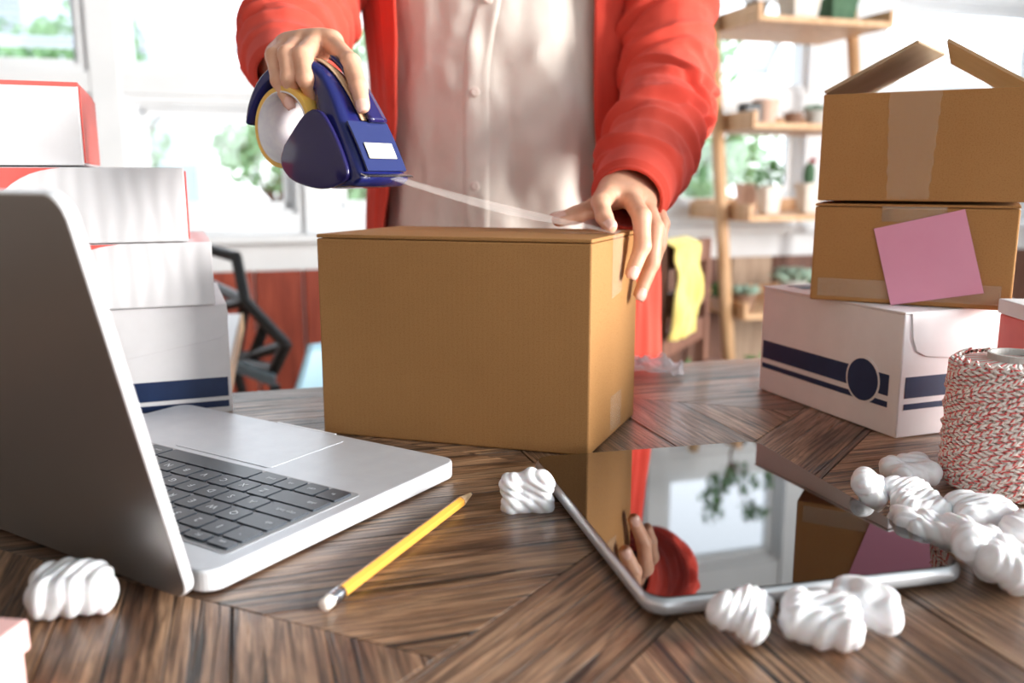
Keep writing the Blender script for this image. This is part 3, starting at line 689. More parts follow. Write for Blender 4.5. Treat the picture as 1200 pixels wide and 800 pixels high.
# ------------------------------------------------------------------ pencil
p0 = onz(378, 710, TZ+.0036); p1 = onz(554, 577, TZ+.0036); dv = (p1-p0); pl = dv.length
pn = thing('pencil', 'yellow hexagonal pencil with white eraser lying between laptop and tablet', 'pencil', p0, math.atan2(dv.y, dv.x))
MX_ = Matrix.Rotation(PI/2, 4, 'Y')
MB().lathe([(.0036, .016), (.0036, pl-.019)], 6, M=MX_).build('barrel', M_yellow, pn, bevel=.0004)
MB().lathe([(.0036, pl-.019), (.0035, pl-.018), (.0011, pl-.0035)], 18, M=MX_).build('sharpened_cone', M_pwood, pn, smooth=False)
MB().lathe([(.0011, pl-.0035), (.0002, pl)], 12, M=MX_).build('lead', M_lead, pn)
MB().lathe([(.0034, .007), (.0037, .0075), (.0034, .0085), (.0037, .0095), (.0034, .0105), (.0037, .0115), (.0036, .0165), (.0034, .017)], 20, M=MX_).build('ferrule', M_steel, pn, smooth=True)
MB().lathe([(.0012, 0), (.0027, .0005), (.0034, .002), (.0034, .0068)], 18, M=MX_).build('eraser', M_eraser, pn, smooth=True)

# ------------------------------------------------------------------ twine spool
sp = thing('twine_spool', 'fat spool of red and white twisted twine at the right edge', 'twine spool', (.3465, .590, TZ), 0)
SH = .094; R0 = .0385
m = MB(); m.uv = []
m.lathe([(R0-.02, .001), (R0-.002, .003), (R0, .01), (R0, SH-.01), (R0-.003, SH-.003), (R0-.02, SH-.0015)], 48)
for f_ in m.f: m.uv.append([((i % 48)*.004, 0) for i in f_])
def strand(a0, sgn, rad, turn, z0, z1, r=.00115, n=90, seed=0):
    N6 = 6; pts = []
    for i in range(n+1):
        f_ = i/n; a = a0+sgn*turn*2*PI*f_; z = z0+(z1-z0)*f_; e = min(f_, 1-f_)*n/5; rr = rad-(.006*(1-min(e, 1))**2)
        w_ = .0009*mnoise.noise(Vector((math.cos(a)*3, math.sin(a)*3, z*60+seed)))
        pts.append(Vector((math.cos(a)*(rr+w_), math.sin(a)*(rr+w_), z+w_*1.5)))
    k = len(m.v); nf = len(m.f); m.tube(pts, r, N6, caps=False); L_ = (pts[1]-pts[0]).length
    for q in range(nf, len(m.f)):
        i = (q-nf)//N6; kk = (q-nf) % N6; m.uv.append([(i*L_, kk/N6), (i*L_, (kk+1)/N6), ((i+1)*L_, (kk+1)/N6), ((i+1)*L_, kk/N6)])
for i in range(44): strand(i*2*PI/44, 1, R0+.001, .85, .002, SH-.002, seed=i)
for i in range(30): strand(i*2*PI/30+.1, -1, R0+.0026, .9, .002, SH-.001, seed=i+60)
for i in range(20): strand(i*2*PI/20+.3, 1, R0+.0038, .62+.1*(i % 3), .004, SH-.003, seed=i+99)
m.build('twine', M_twine, sp, smooth=True)
MB().lathe([(.0165, -.0), (.0185, -.0), (.0185, SH+.003), (.0165, SH+.003), (.0165, 0)], 40).build('core_tube', M_spool, sp, smooth=False)

# ------------------------------------------------------------------ packing peanuts
def peanut_mesh(seed):
    rd_ = random.Random(seed); lobes = []
    for i in range(3):
        x = (-.0105, 0, .0105)[i]; zz = rd_.uniform(-.001, .001)
        lobes += [((x, -.0068+rd_.uniform(-.002, .002), zz), (.0080, .0085, .0092)), ((x+rd_.uniform(-.003, .003), .0068+rd_.uniform(-.002, .002), zz+.001), (.0082, .009, .0088))]
    if seed % 2: lobes.pop(); lobes.append(((.004, 0, .006), (.011, .006, .006)))
    ph = rd_.uniform(0, 6); d_ = Vector((rd_.gauss(0, 1), rd_.gauss(0, 1), .3)).normalized()
    def f(P):
        D_ = None
        for c, r in lobes:
            q = ell(P, c, r); D_ = q if D_ is None else smin(D_, q, .0042)
        w_ = P[..., 0]*d_.x+P[..., 1]*d_.y+P[..., 2]*d_.z
        return D_-.0010*np.abs(np.sin(w_*460+ph+2.5*np.sin(P[..., 1]*150)))+.0006
    return mb_sdf(f, (-.021, -.018, -.011), (.021, .018, .0135), .0009)
psrc = []
for sd in range(5):
    o = peanut_mesh(sd+3).build('packing_peanut', M_foam, smooth=True); psrc.append(o)
pe = [  # u, v of the centre on the photograph's table, z above table, scale, variant, yaw, tilt, label
 (88, 688, .0115, 1.16, 0, .3, .0, 'white foam packing peanut behind the laptop, alone near the pink box'),
 (618, 577, .0105, .97, 1, .1, 1.3, 'white foam packing peanut between the big box and the pencil tip'),
 (870, 718, .0115, .93, 2, 1.2, .2, 'leftmost of the three foam peanuts along the near tablet edge'),
 (963, 726, .0115, 1.02, 3, -.35, .1, 'middle of the three foam peanuts along the near tablet edge'),
 (1014, 707, .0115, .98, 4, -.5, .0, 'rightmost of the three foam peanuts along the near tablet edge'),
 (1019, 572, .0135, .95, 0, 1.1, 1.0, 'foam peanut at the far left tip of the pile beside the spool'),
 (1066, 551, .0115, 1.05, 1, .2, .1, 'foam peanut farthest back in the pile, against the twine spool'),
 (1062, 577, .0115, .9, 2, .6, .2, 'foam peanut in the middle of the pile, behind the tablet edge'),
 (1080, 595, .0120, .98, 3, .0, .1, 'foam peanut in the pile directly left of the twine spool foot'),
 (1062, 612, .0110, .85, 4, 2.2, .3, 'foam peanut wedged against the right edge of the tablet'),
 (1104, 622, .0120, 1.0, 1, -.7, .1, 'foam peanut by the right corner of the tablet, lying slantwise'),
 (1149, 602, .0125, 1.12, 2, .1, .1, 'long foam peanut lying in front of the twine spool'),
 (1150, 642, .0150, 1.12, 0, 1.1, .6, 'large foam peanut touching the tablet corner at the pile front'),
 (1186, 662, .0130, 1.12, 3, .8, .3, 'foam peanut at the front of the pile, nearest the right edge'),
 (1200, 622, .0120, 1.0, 4, 1.4, .2, 'foam peanut cut off by the right photo edge in front of the spool')]
used = set()
for u, v, dz, sc, vi, yaw, tl_, lb in pe:
    o = psrc[vi] if vi not in used else psrc[vi].copy()
    if vi in used: COL.objects.link(o)
    used.add(vi); o.location = onz(u, v, TZ+dz); o.rotation_euler = (tl_, 0, yaw); o.scale = (sc*(.94 if u > 1015 and v < 670 and v != 707 else 1),)*3
    tag(o, lb, 'packing peanut', 'white foam packing peanuts on the table')
# crumpled film
def film(P):
    return P
m = MB(); rd_ = random.Random(9)
cf = onz(764, 438, TZ)
def fp(i, j):
    a, b_ = i/26*2*PI, j/14; rr = .006+.026*b_; q = Vector((math.cos(a)*rr*1.15, math.sin(a)*rr*.7, 0)); nz = fbm((q.x*60, q.y*60, 3), 1.6, 3)
    return q+Vector((0, 0, .0155*(1-b_)**.7+abs(nz)*.014+.0008))+Vector((nz*.006, nz*.004, 0))
m.grid(fp, 26, 15, closed_u=True); o = m.build('crumpled_film', M_plastic, None); o.location = cf; tag(o, 'small crumpled clear plastic wrap on the table behind the large box', 'plastic wrap')

# ------------------------------------------------------------------ the person
PC = (0.0, 1.165)
pr = thing('person', 'person in a coral cardigan over a cream linen shirt, sealing the large cardboard box', 'person', (PC[0], PC[1], 0))
# --- hands: joints are [MCP, PIP, DIP, tip]
FR_ = (.0088, .0080, .0071, .0060)
def hand_sdf(wrist, fore, fingers, thumb, rs=1.0, rads=None):
    def f(P):
        palm = cap(P, wrist, fore, .0205, .0245)
        ms = [np.array(q[0]) for q in fingers]; w = np.array(wrist)
        side = ms[0]-ms[-1]; side = side/np.linalg.norm(side)
        for i, mcp in enumerate(ms):
            ws = w+side*(.012*(1-2*i/3)); palm = smin(palm, cap(P, ws, mcp, .0135, .0105*rs), .010)
        for i in range(3): palm = smin(palm, cap(P, (ms[i]+ms[i+1])/2*.98+w*.02, w, .0090, .012), .008)
        cm = thumb[0]; palm = smin(palm, cap(P, w+side*.012, cm, .014, .0135), .010); palm = smin(palm, cap(P, cm, ms[0]*.55+w*.45, .0125, .011), .012)
        D_ = palm
        for i, q in enumerate(list(fingers)+[thumb]):
            k = rs*(1.0, 1.02, .97, .86, 1.14)[i]; r = [x*k for x in FR_]; g_ = None
            for a in range(3):
                c_ = cap(P, q[a], q[a+1], r[a], r[a+1]); g_ = c_ if g_ is None else smin(g_, c_, .0030)
            D_ = np.minimum(D_, smin(palm, g_, .0055)) if i else smin(palm, g_, .0055)
        return D_
    return f
def bounds(pts, pad): a = np.array(pts); return a.min(0)-pad, a.max(0)+pad
def hand_mesh(mb, wrist, fore, fingers, thumb, rs=1.0):
    pts = [wrist, fore]+[p for q in list(fingers)+[thumb] for p in q]; lo, hi = bounds([tuple(p) for p in pts], .026)
    mb_sdf(hand_sdf(tuple(wrist), tuple(fore), [[tuple(p) for p in q] for q in fingers], [tuple(p) for p in thumb], rs), lo, hi, .0012, mb)
Lw = J(738, 205, .850); Lf = J(760, 182, .90)
Lfing = [[J(713, 228, .790), J(704, 238, .752), J(708, 254, .738), J(715, 265, .728)],
         [J(738, 230, .792), J(752, 254, .752), J(753, 288, .742), J(741, 319, .735)],
         [J(755, 234, .806), J(768, 268, .775), J(764, 308, .766), J(750, 344, .758)],
         [J(768, 238, .824), J(776, 262, .806), J(773, 287, .800), J(768, 306, .797)]]
Lth = [J(718, 226, .822), J(697, 243, .815), J(675, 252, .806), J(655, 257, .797)]
Rw = J(334, 72, .842); Rf = J(322, 80, .89)
Rfing = [[J(388, 50, .752), J(411, 74, .706), J(420, 101, .688), J(425, 124, .680)],
         [J(369, 50, .757), J(355, 66, .704), J(359, 93, .692), J(366, 112, .700)],
         [J(350, 52, .762), J(337, 64, .708), J(339, 92, .697), J(346, 112, .705)],
         [J(334, 56, .770), J(321, 66, .718), J(326, 94, .706), J(339, 121, .702)]]
Rth = [J(357, 78, .812), J(372, 86, .780), J(388, 96, .757), J(401, 108, .742)]
bm_ = MB()
hand_mesh(bm_, Lw, Lf, Lfing, Lth, .98); hand_mesh(bm_, Rw, Rf, Rfing, Rth, .94)
LE = Vector((.178, 1.045, 1.075)); LS = Vector((.165, 1.18, 1.365)); RE = Vector((-.232, 1.095, 1.172)); RS = Vector((-.165, 1.185, 1.39))
def body(P):
    cx, cy = PC
    d = ell(P, (cx, cy, 1.12), (.142, .085, .33)); d = smin(d, cap(P, (-.14, cy+.01, 1.365), (.14, cy+.01, 1.365), .044, .044), .05)
    d = smin(d, cap(P, (0, cy+.005, 1.38), (0, cy-.01, 1.50), .054, .048), .02)
    hc = (0, cy-.028, 1.60)
    h_ = ell(P, hc, (.074, .092, .103)); h_ = smin(h_, ell(P, (0, cy-.062, 1.545), (.048, .052, .052)), .03)
    h_ = smin(h_, cap(P, (0, cy-.115, 1.603), (0, cy-.134, 1.572), .007, .0115), .009)
    for s_ in (-1, 1):
        h_ = smin(h_, ell(P, (s_*.075, cy-.02, 1.585), (.008, .018, .03)), .006); h_ = smin(h_, ell(P, (s_*.032, cy-.105, 1.560), (.018, .013, .016)), .012)
        e_ = ell(P, (s_*.030, cy-.118, 1.600), (.015, .012, .010)); h_ = np.maximum(h_, -e_)
    h_ = smin(h_, ell(P, (0, cy-.113, 1.535), (.022, .009, .009)), .008)
    d = smin(d, h_, .012)
    for a, b_, c in ((RS, RE, Rf), (LS, LE, Lf)):
        d = smin(d, cap(P, tuple(a), tuple(b_), .042, .036), .02); d = smin(d, cap(P, tuple(b_), tuple(c), .036, .0245), .02)
    return d
mb_sdf(body, (-.30, .84, .80), (.26, 1.29, 1.72), .0055, bm_)
bm_.build('body', M_skin, pr, smooth=True, world=True)
def nail(tip, dip, r, face, wd=.0050, ln=.0058):
    d_ = (tip-dip).normalized(); n_ = Vector(face); n_ = (n_-d_*n_.dot(d_)).normalized(); x_ = d_.cross(n_); c_ = tip+n_*(r*.99)+d_*.0012
    q = MB()
    def f(i, j):
        a, b_ = (i/8-.5)*2, (j/8-.5)*2; w_ = wd*(1-.35*max(b_, 0)**3-.25*max(-b_, 0)**2)
        return c_+x_*a*w_+d_*b_*ln+n_*(-.0019*a*a-.0014*max(b_, -.2)**2+.0004)
    q.grid(f, 9, 9); q.build('fingernail', M_nail, pr, smooth=True, world=True, solid=.0005)
nail(Lfing[0][3], Lfing[0][2], .0058, (0, -1, .5)); nail(Lfing[1][3], Lfing[1][2], .0060, (.10, -1, .05)); nail(Lfing[2][3], Lfing[2][2], .0057, (.25, -1, 0)); nail(Rfing[0][3], Rfing[0][2], .0055, (0, -1, .15)); nail(Lth[3], Lth[2], .0068, (0, -.4, 1), .006, .0068)
nail(Rfing[3][3], Rfing[3][2], .0048, (.2, -1, .1), .0042, .005)
# eyes, lips, hair
for s_ in (-1, 1):
    q = MB(); q.lathe([(.0117*math.sin(a*PI/12), -.0117*math.cos(a*PI/12)) for a in range(1, 12)], 16, c=(s_*.030, -.112, 1.600)); e_ = q.build('eye', M_eye, pr, smooth=True)
    q = MB(); q.lathe([(.0052*math.sin(a*PI/8), -.0052*math.cos(a*PI/8)) for a in range(1, 8)], 12, c=(s_*.030, -.1195, 1.599)); q.build('iris', M_iris, e_, smooth=True)
    MB().tube([(s_*.014, -.128, 1.618), (s_*.030, -.131, 1.623), (s_*.047, -.120, 1.617)], [.0016, .0026, .0012], 6).build('eyebrow', M_hair, pr, smooth=True)
MB().tube([(-.021, -.113, 1.536), (-.008, -.122, 1.539), (0, -.1225, 1.537), (.008, -.122, 1.539), (.021, -.113, 1.536)], [.0015, .004, .0038, .004, .0015], 8).build('lips', M_lip, pr, smooth=True)
def hair(P):
    cx, cy = PC
    d = ell(P, (0, cy-.015, 1.615), (.086, .098, .104)); cut = (P[..., 1]-(cy-.072)); face = np.maximum(-(P[..., 1]-(cy-.055)), P[..., 2]-1.655)
    d = np.maximum(d, -np.maximum(np.maximum(-(cut), (P[..., 2]-1.650)), -1)) if False else np.maximum(d, np.minimum(cy-.065-P[..., 1], 1.655-P[..., 2]))
    d = smin(d, ell(P, (0, cy+.088, 1.60), (.042, .038, .042)), .02)
    return d+.0012*np.sin(P[..., 0]*420)*np.cos(P[..., 1]*60)
q = mb_sdf(hair, (-.11, 1.02, 1.42), (.11, 1.33, 1.75), .0035); q.build('hair', M_hair, pr, smooth=True, world=True)
# --- shirt
def torso_r(z, a, b_):
    k = 1.0
    if z > 1.30: k = max(.35, 1-((z-1.30)/.16)**2*.60)
    wst = 1-.06*math.exp(-((z-1.06)/.10)**2)
    return a*k*wst, b_*k
def wr1(x, z): # cloth relief of the shirt front
    v = .0100*fbm((x*7, z*2.0, 2), 1.9, 4)-.0085*abs(fbm((x*6+z*3, z*4-x*4, 7), 1.7, 4))+.006
    v += .0035*math.sin(x*70+z*9+2*math.sin(z*8))*math.exp(-((z-.93)/.12)**2)
    return v
def sh_(i, j):
    th = 2*PI*i/160; z = .80+.63*j/110; a, b_ = torso_r(z, .168, .104); x = a*math.sin(th); y = -b_*math.cos(th)
    w_ = wr1(x, z); return Vector((x+w_*math.sin(th), y-w_*math.cos(th), z))
MB().grid(sh_, 160, 111, closed_u=True).build('shirt', M_shirt, pr, smooth=True)
sh_o = pr.children[-1]
def front(x, z, off):
    a, b_ = torso_r(z, .168, .104); th = math.asin(max(-1, min(1, x/a))); w_ = wr1(x, z)+off; return Vector((x+w_*math.sin(th), -b_*math.cos(th)-w_*math.cos(th), z))
def pk(i, j):
    z = .80+.62*j/100; x0 = -.040+.030*max(0, (z-1.08)/.12)**1.5*.8; return front(x0-.0150+.030*i/8, z, .0022 if 0 < i < 8 else -.0004)
MB().grid(pk, 9, 101).build('placket', M_shirt, sh_o, smooth=True)
for z in (.86, .955, 1.062, 1.165, 1.26, 1.34):
    x0 = -.040+.030*max(0, (z-1.08)/.12)**1.5*.8; c_ = front(x0, z, .0028)
    MB().lathe([(.002, 0), (.0052, .0002), (.0056, .0010), (.0046, .0016), (.002, .0012)], 20, M=Matrix.Translation(c_) @ Matrix.Rotation(PI/2, 4, 'X')).build('button', M_button, sh_o, smooth=True)
# --- cardigan body (open front) and sleeves in one mesh
cg = MB()
def cb(i, j):
    z = .66+.76*j/120; t_ = max(0, min(1, (z-.90)/.28)); xl = -.156+.026*t_; xr = .104-.010*t_; a, b_ = torso_r(z, .186, .119)
    if z < .95: a *= 1+.05*(.95-z)/.25
    k = min(1, a/.186); t0 = math.asin(max(-.98, min(.98, xr*k/a))); t1 = 2*PI+math.asin(max(-.98, min(.98, xl*k/a))); th = t0+(t1-t0)*i/220
    fw = .0055*fbm((math.sin(th)*5, math.cos(th)*5, z*1.5), 2.0, 3)+.0030*math.sin(th*16+2.2*math.sin(z*7))*(.4+.6*max(0, math.cos(th)))
    e_ = min(i, 220-i)/6; roll = .003*math.exp(-e_*e_) 
    w_ = fw+.004+roll; return Vector((PC[0]+a*math.sin(th)+w_*math.sin(th), PC[1]-b_*math.cos(th)-w_*math.cos(th), z))
cg.grid(cb, 221, 121)
def spline(pts, n):
    out = []; P_ = [Vector(p) for p in pts]; P_ = [P_[0]*2-P_[1]]+P_+[P_[-1]*2-P_[-2]]; m_ = len(P_)-3
    for i in range(n+1):
        t_ = i/n*m_; k = min(int(t_), m_-1); f_ = t_-k; a, b_, c, d = P_[k:k+4]
        out.append(.5*((2*b_)+(c-a)*f_+(2*a-5*b_+4*c-d)*f_*f_+(3*b_-a-3*c+d)*f_**3))
    return out
def sleeve(mb, pts, rad, folds, n=230, m_=132):
    path = spline(pts, n); up = Vector((0, 0, 1)); prev = None; cum = [0]
    for i in range(n): cum.append(cum[-1]+(path[i+1]-path[i]).length)
    T_ = cum[-1]; fr = []
    for i in range(n+1):
        t_ = (path[min(i+1, n)]-path[max(i-1, 0)]).normalized()
        if prev is None: x = Vector((1, 0, 0)); x = (x-t_*x.dot(t_)).normalized()
        else: x = (prev-t_*prev.dot(t_)).normalized()
        prev = x; fr.append((x, t_.cross(x)))
    def f(i, j):
        s_ = cum[j]/T_; th = 2*PI*i/m_; k = s_*(len(rad)-1); a = min(int(k), len(rad)-2); r = rad[a]+(rad[a+1]-rad[a])*(k-a); dd = 0
        for (s0, am, ph, wd, hh, ps) in folds:
            q = s_-(s0+am*math.cos(th-ph)); gate = (.5+.5*math.cos(th-ps))**1.2
            dd += hh*gate*(math.exp(-abs(q/wd)**(1.35 if q > 0 else 1.9))-.6*math.exp(-((q-1.6*wd)/wd)**2))
        cuff = max(0, min(1, (s_-.925)/.01))
        dd = .0125*math.tanh(dd/.0125)*(1-cuff)+.0014*fbm((math.cos(th)*1.5, math.sin(th)*1.5, s_*9), 1.5, 2)*(1-cuff)+cuff*(-.004+.0009*math.sin(66*th))
        if s_ > .992: dd -= .004
        x, y = fr[j]; return path[j]+(x*math.cos(th)+y*math.sin(th))*(r+dd)
    mb.grid(lambda i, j: f(i, j), m_, n+1, closed_u=True)
rf_ = random.Random(11)
def mkfolds(lo, hi, n, hmin, hmax, am, ps, spread=1.2):
    return [(lo+(hi-lo)*(i+.5*rf_.random())/n, rf_.uniform(-am, am), rf_.uniform(0, 6.28), rf_.uniform(.008, .017), rf_.uniform(hmin, hmax), ps+rf_.uniform(-spread, spread)) for i in range(n)]
cuffL = Lw.lerp(Lf, .0)+Vector((-.006, -.040, -.022)); cuffR = J(327, 88, .815)
sleeve(cg, [LS+Vector((-.01, 0, .015)), LS.lerp(LE, .5)+Vector((.008, .0, 0)), LE+Vector((.0, .006, .0)), LE.lerp(cuffL, .5)+Vector((.004, .004, -.008)), cuffL],
       [.062, .062, .058, .055, .053, .050, .047, .044, .040], mkfolds(.38, .92, 20, .005, .0115, .085, .6, 2.6)+mkfolds(.05, .4, 5, .003, .006, .08, 2, 2))
sleeve(cg, [RS+Vector((.01, 0, .01)), RS.lerp(RE, .5)+Vector((-.006, 0, 0)), RE+Vector((0, .006, 0)), RE.lerp(cuffR, .5)+Vector((-.006, 0, -.004)), cuffR],
       [.062, .060, .056, .053, .052, .052, .050, .044, .030], mkfolds(.40, .92, 18, .004, .0105, .085, 3.6, 2.6)+mkfolds(.05, .4, 5, .003, .006, .08, 2, 2))
cg.v = [tuple(Vector(p)) for p in cg.v]
cg.build('cardigan', M_card_red, pr, smooth=True, world=True, solid=.0032, offset=-1)
# --- trousers and shoes
def tr_(P):
    cx, cy = PC; d = ell(P, (0, cy+.005, .90), (.155, .100, .13))
    for s_ in (-1, 1):
        l_ = smin(cap(P, (s_*.085, cy, .86), (s_*.095, cy-.01, .48), .084, .058), cap(P, (s_*.095, cy-.01, .48), (s_*.10, cy+.01, .10), .058, .046), .02); d = smin(d, l_, .015)
    return np.maximum(d, .085-P[..., 2])
mb_sdf(tr_, (-.2, 1.0, .05), (.2, 1.32, 1.04), .008).build('trousers', M_jeans, pr, smooth=True, world=True)
for s_ in (-1, 1):
    def so(P): 
        x0 = s_*.105; d = smin(cap(P, (x0, 1.18, .045), (x0+s_*.012, 1.02, .036), .044, .037), cap(P, (x0, 1.185, .05), (x0, 1.185, .10), .042, .040), .02); return np.maximum(d, -P[..., 2])
    mb_sdf(so, (s_*.105-.07, .95, -.01), (s_*.105+.07, 1.26, .16), .006).build('shoe', M_shoe, pr, smooth=True, world=True)

# ------------------------------------------------------------------ tape dispenser, held in the right hand
FA = Vector((.78, -.52, -.34)).normalized(); AA = Vector((.55, .83, 0)); AA = (AA-FA*AA.dot(FA)).normalized(); UA = FA.cross(AA)
if UA.z < 0: UA = -UA
AX = UA.cross(FA)       # right-handed: x = forward, y = AX, z = up
R3 = Matrix((FA, AX, UA)).transposed()
dc = J(350, 151, .722)
td = thing('tape_dispenser', 'dark blue handheld tape dispenser with a wide tape roll, held by the person', 'tape dispenser', dc, rot=R3.to_euler())
st = [((-.035, -.006), (-.029, -.008), .050), ((-.036, .010), (-.027, .006), .050), ((-.033, .028), (-.023, .022), .046), ((-.025, .043), (-.016, .032), .038), ((-.012, .052), (-.004, .037), .032),
      ((.004, .056), (.010, .0375), .030), ((.024, .053), (.024, .0325), .032), ((.044, .043), (.033, .019), .038), ((.062, .030), (.0375, .002), .045), ((.078, .017), (.041, -.018), .050), ((.090, .006), (.060, -.027), .052), ((.100, -.004), (.094, -.014), .053)]
def dense(st, n):
    out = []
    A_ = spline([Vector((a[0], a[1], w_)) for a, b_, w_ in st], n); B_ = spline([Vector((b_[0], b_[1], 0)) for a, b_, w_ in st], n)
    return [((p.x, p.y), (q.x, q.y), p.z) for p, q in zip(A_, B_)]
dn = dense(st, 60); NS = 28
def db(i, j):
    a, b_, w_ = dn[j]; th = 2*PI*i/NS; c, s_ = math.cos(th), math.sin(th); e_ = .55 if j < 34 else .38
    cc = math.copysign(abs(c)**e_, c); ss = math.copysign(abs(s_)**e_, s_); t_ = .5+.5*ss
    return Vector((b_[0]+(a[0]-b_[0])*t_, cc*w_/2, b_[1]+(a[1]-b_[1])*t_))
m = MB(); m.grid(db, NS, 61, closed_u=True); k = len(m.v); m.f += [tuple(range(NS-1, -1, -1)), tuple(range(60*NS, 61*NS))]; m.m += [0, 0]
m.build('handle', M_blue, td, smooth=True)
rr = MB(); N_ = 56; Wd = .046; ro, ri = .0310, .0268
MYr = Matrix.Translation((.006, 0, .002)) @ Matrix.Rotation(-PI/2, 4, 'X')
rr.lathe([(ro, -Wd/2), (ro, Wd/2)], N_, 0, M=MYr); rr.f = rr.f[:-2]; rr.m = rr.m[:-2]
def ringf(z, flip):
    vs = []; 
    for k_ in range(N_): a = 2*PI*k_/N_; vs += [MYr@Vector((ro*math.cos(a), ro*math.sin(a), z)), MYr@Vector((ri*math.cos(a), ri*math.sin(a), z))]
    fs = [(2*k_, 2*((k_+1) % N_), 2*((k_+1) % N_)+1, 2*k_+1) for k_ in range(N_)]
    rr.add(vs, [f[::-1] for f in fs] if flip else fs, 0)
ringf(-Wd/2, True); ringf(Wd/2, False)
tro = rr.build('tape_roll', M_roll, td, smooth=False)
q = MB(); vs = []
for z in (-Wd/2-.0004, Wd/2+.0004):
    for k_ in range(N_): a = 2*PI*k_/N_; vs.append(MYr@Vector((ri*math.cos(a), ri*math.sin(a), z)))
q.add(vs, [(k_, N_+k_, N_+(k_+1) % N_, (k_+1) % N_) for k_ in range(N_)]); q.build('cardboard_core', M_core, tro, smooth=True, solid=.0012, offset=0)
def topline(x):
    for k_ in range(60):
        (a0, z0), (a1, z1) = dn[k_][0], dn[k_+1][0]
        if a0 <= x <= a1: f_ = (x-a0)/(a1-a0); return z0+(z1-z0)*f_
    return dn[-1][0][1]
def strip(x0, x1, y0, y1, off, n=20, y0b=None, y1b=None):
    q = MB(); y0b = y0 if y0b is None else y0b; y1b = y1 if y1b is None else y1b
    def f(i, j):
        t_ = j/n; x = x0+(x1-x0)*t_; a, b_ = y0+(y0b-y0)*t_, y1+(y1b-y1)*t_; return Vector((x, a+(b_-a)*i/4, topline(x)+off))
    return q.grid(f, 5, n+1)
strip(.006, .066, -.004, .0035, .0010).build('tape_slot', M_tan, td, smooth=True, solid=.001)
strip(.012, .070, .0045, .013, .0040, y0b=.000, y1b=.018).build('tension_tab', M_purple, td, smooth=True, solid=.0035)
strip(.068, .098, -.0215, .0215, .0016).build('label_plate', M_plate, td, smooth=False, solid=.0015)
strip(.084, .093, -.016, .014, .0048, 4).build('cream_label', M_cream, td, solid=.0006)
m = MB(); zz = topline(.0995)
m.prism([(.0965, -.0255)]+[(.0995 if i % 2 else .1035, -.0255+.051*i/34) for i in range(35)]+[(.0965, .0255)], zz+.0005, zz+.0014); m.build('cutter_blade', M_steel, td)
for sgn in (-1, 1):
    m = MB(); pts = [(.018, -.008), (.032, .020), (.046, .028), (.062, .020), (.080, .004), (.088, -.010), (.070, -.024), (.048, -.030), (.030, -.030), (.018, -.022)]
    pts = [(p.x, p.y) for p in spline([(a, b_, 0) for a, b_ in pts]+[(pts[0][0], pts[0][1], 0)], 40)][:-1]
    m.prism(pts, -.0022, .0022, M=Matrix.Translation((0, sgn*.0275, 0)) @ Matrix.Rotation(PI/2, 4, 'X')); m.build('side_guard', M_purple, td, bevel=.0018, segs=3, smooth=True)
# the pulled strip of tape from the cutter to the box edge
tipc = J(462, 208, .672); endc = rfo(.52, BH); endw = mx(mc)@endc; wv_ = (mx(mc).to_3x3()@Vector((bc_.x, bc_.y, 0))).normalized()
m = MB()
def tpp(i, j):
    a, b_ = i/6-.5, j/30; hw0 = AX*.034; hw1 = wv_*.046*(1 if wv_.dot(AX) > 0 else -1); c_ = tipc.lerp(endw+Vector((0, 0, .0012)), b_)
    return c_+(hw0.lerp(hw1, b_))*a*.92+Vector((0, 0, .0010*math.sin(a*9+b_*6)-.0035*math.sin(b_*PI)))
m.grid(tpp, 7, 31); m.build('pulled_tape', M_tape, td, smooth=True, world=True)
# ------------------------------------------------------------------ background furniture
def su(u, n):
    k_ = (u-600)/FPX; return (k_*(3.4-.956*n)-.292*n)/(.956-.292*k_)
ls = thing('ladder_shelf', 'light pine ladder shelf leaning by the windows, with potted plants', 'shelf', room(1.0, 0, 0), RA)
def pole(s, nm='pole'):
    m_ = MB(); m_.tube([(s, -.50, 0), (s, -.205, 1.64)], .0235, 14); m_.build(nm, M_shelfwood, ls, smooth=True)
pole(-.30); pole(.31)
SZ = [1.514, 1.155, .832, .478]
for z in SZ:
    b = MB().box(-.272, -.49, z-.022, .285, -.05, z).build('shelf_board', M_shelfwood, ls, bevel=.003)
    for s in (-.272, .267): MB().box(s, -.49, z+.0005, s+.018, -.05, z+.04).build('end_rail', M_shelfwood, b, bevel=.002)
    MB().box(-.253, -.068, z+.0005, .266, -.05, z+.05).build('back_rail', M_shelfwood, b, bevel=.002)
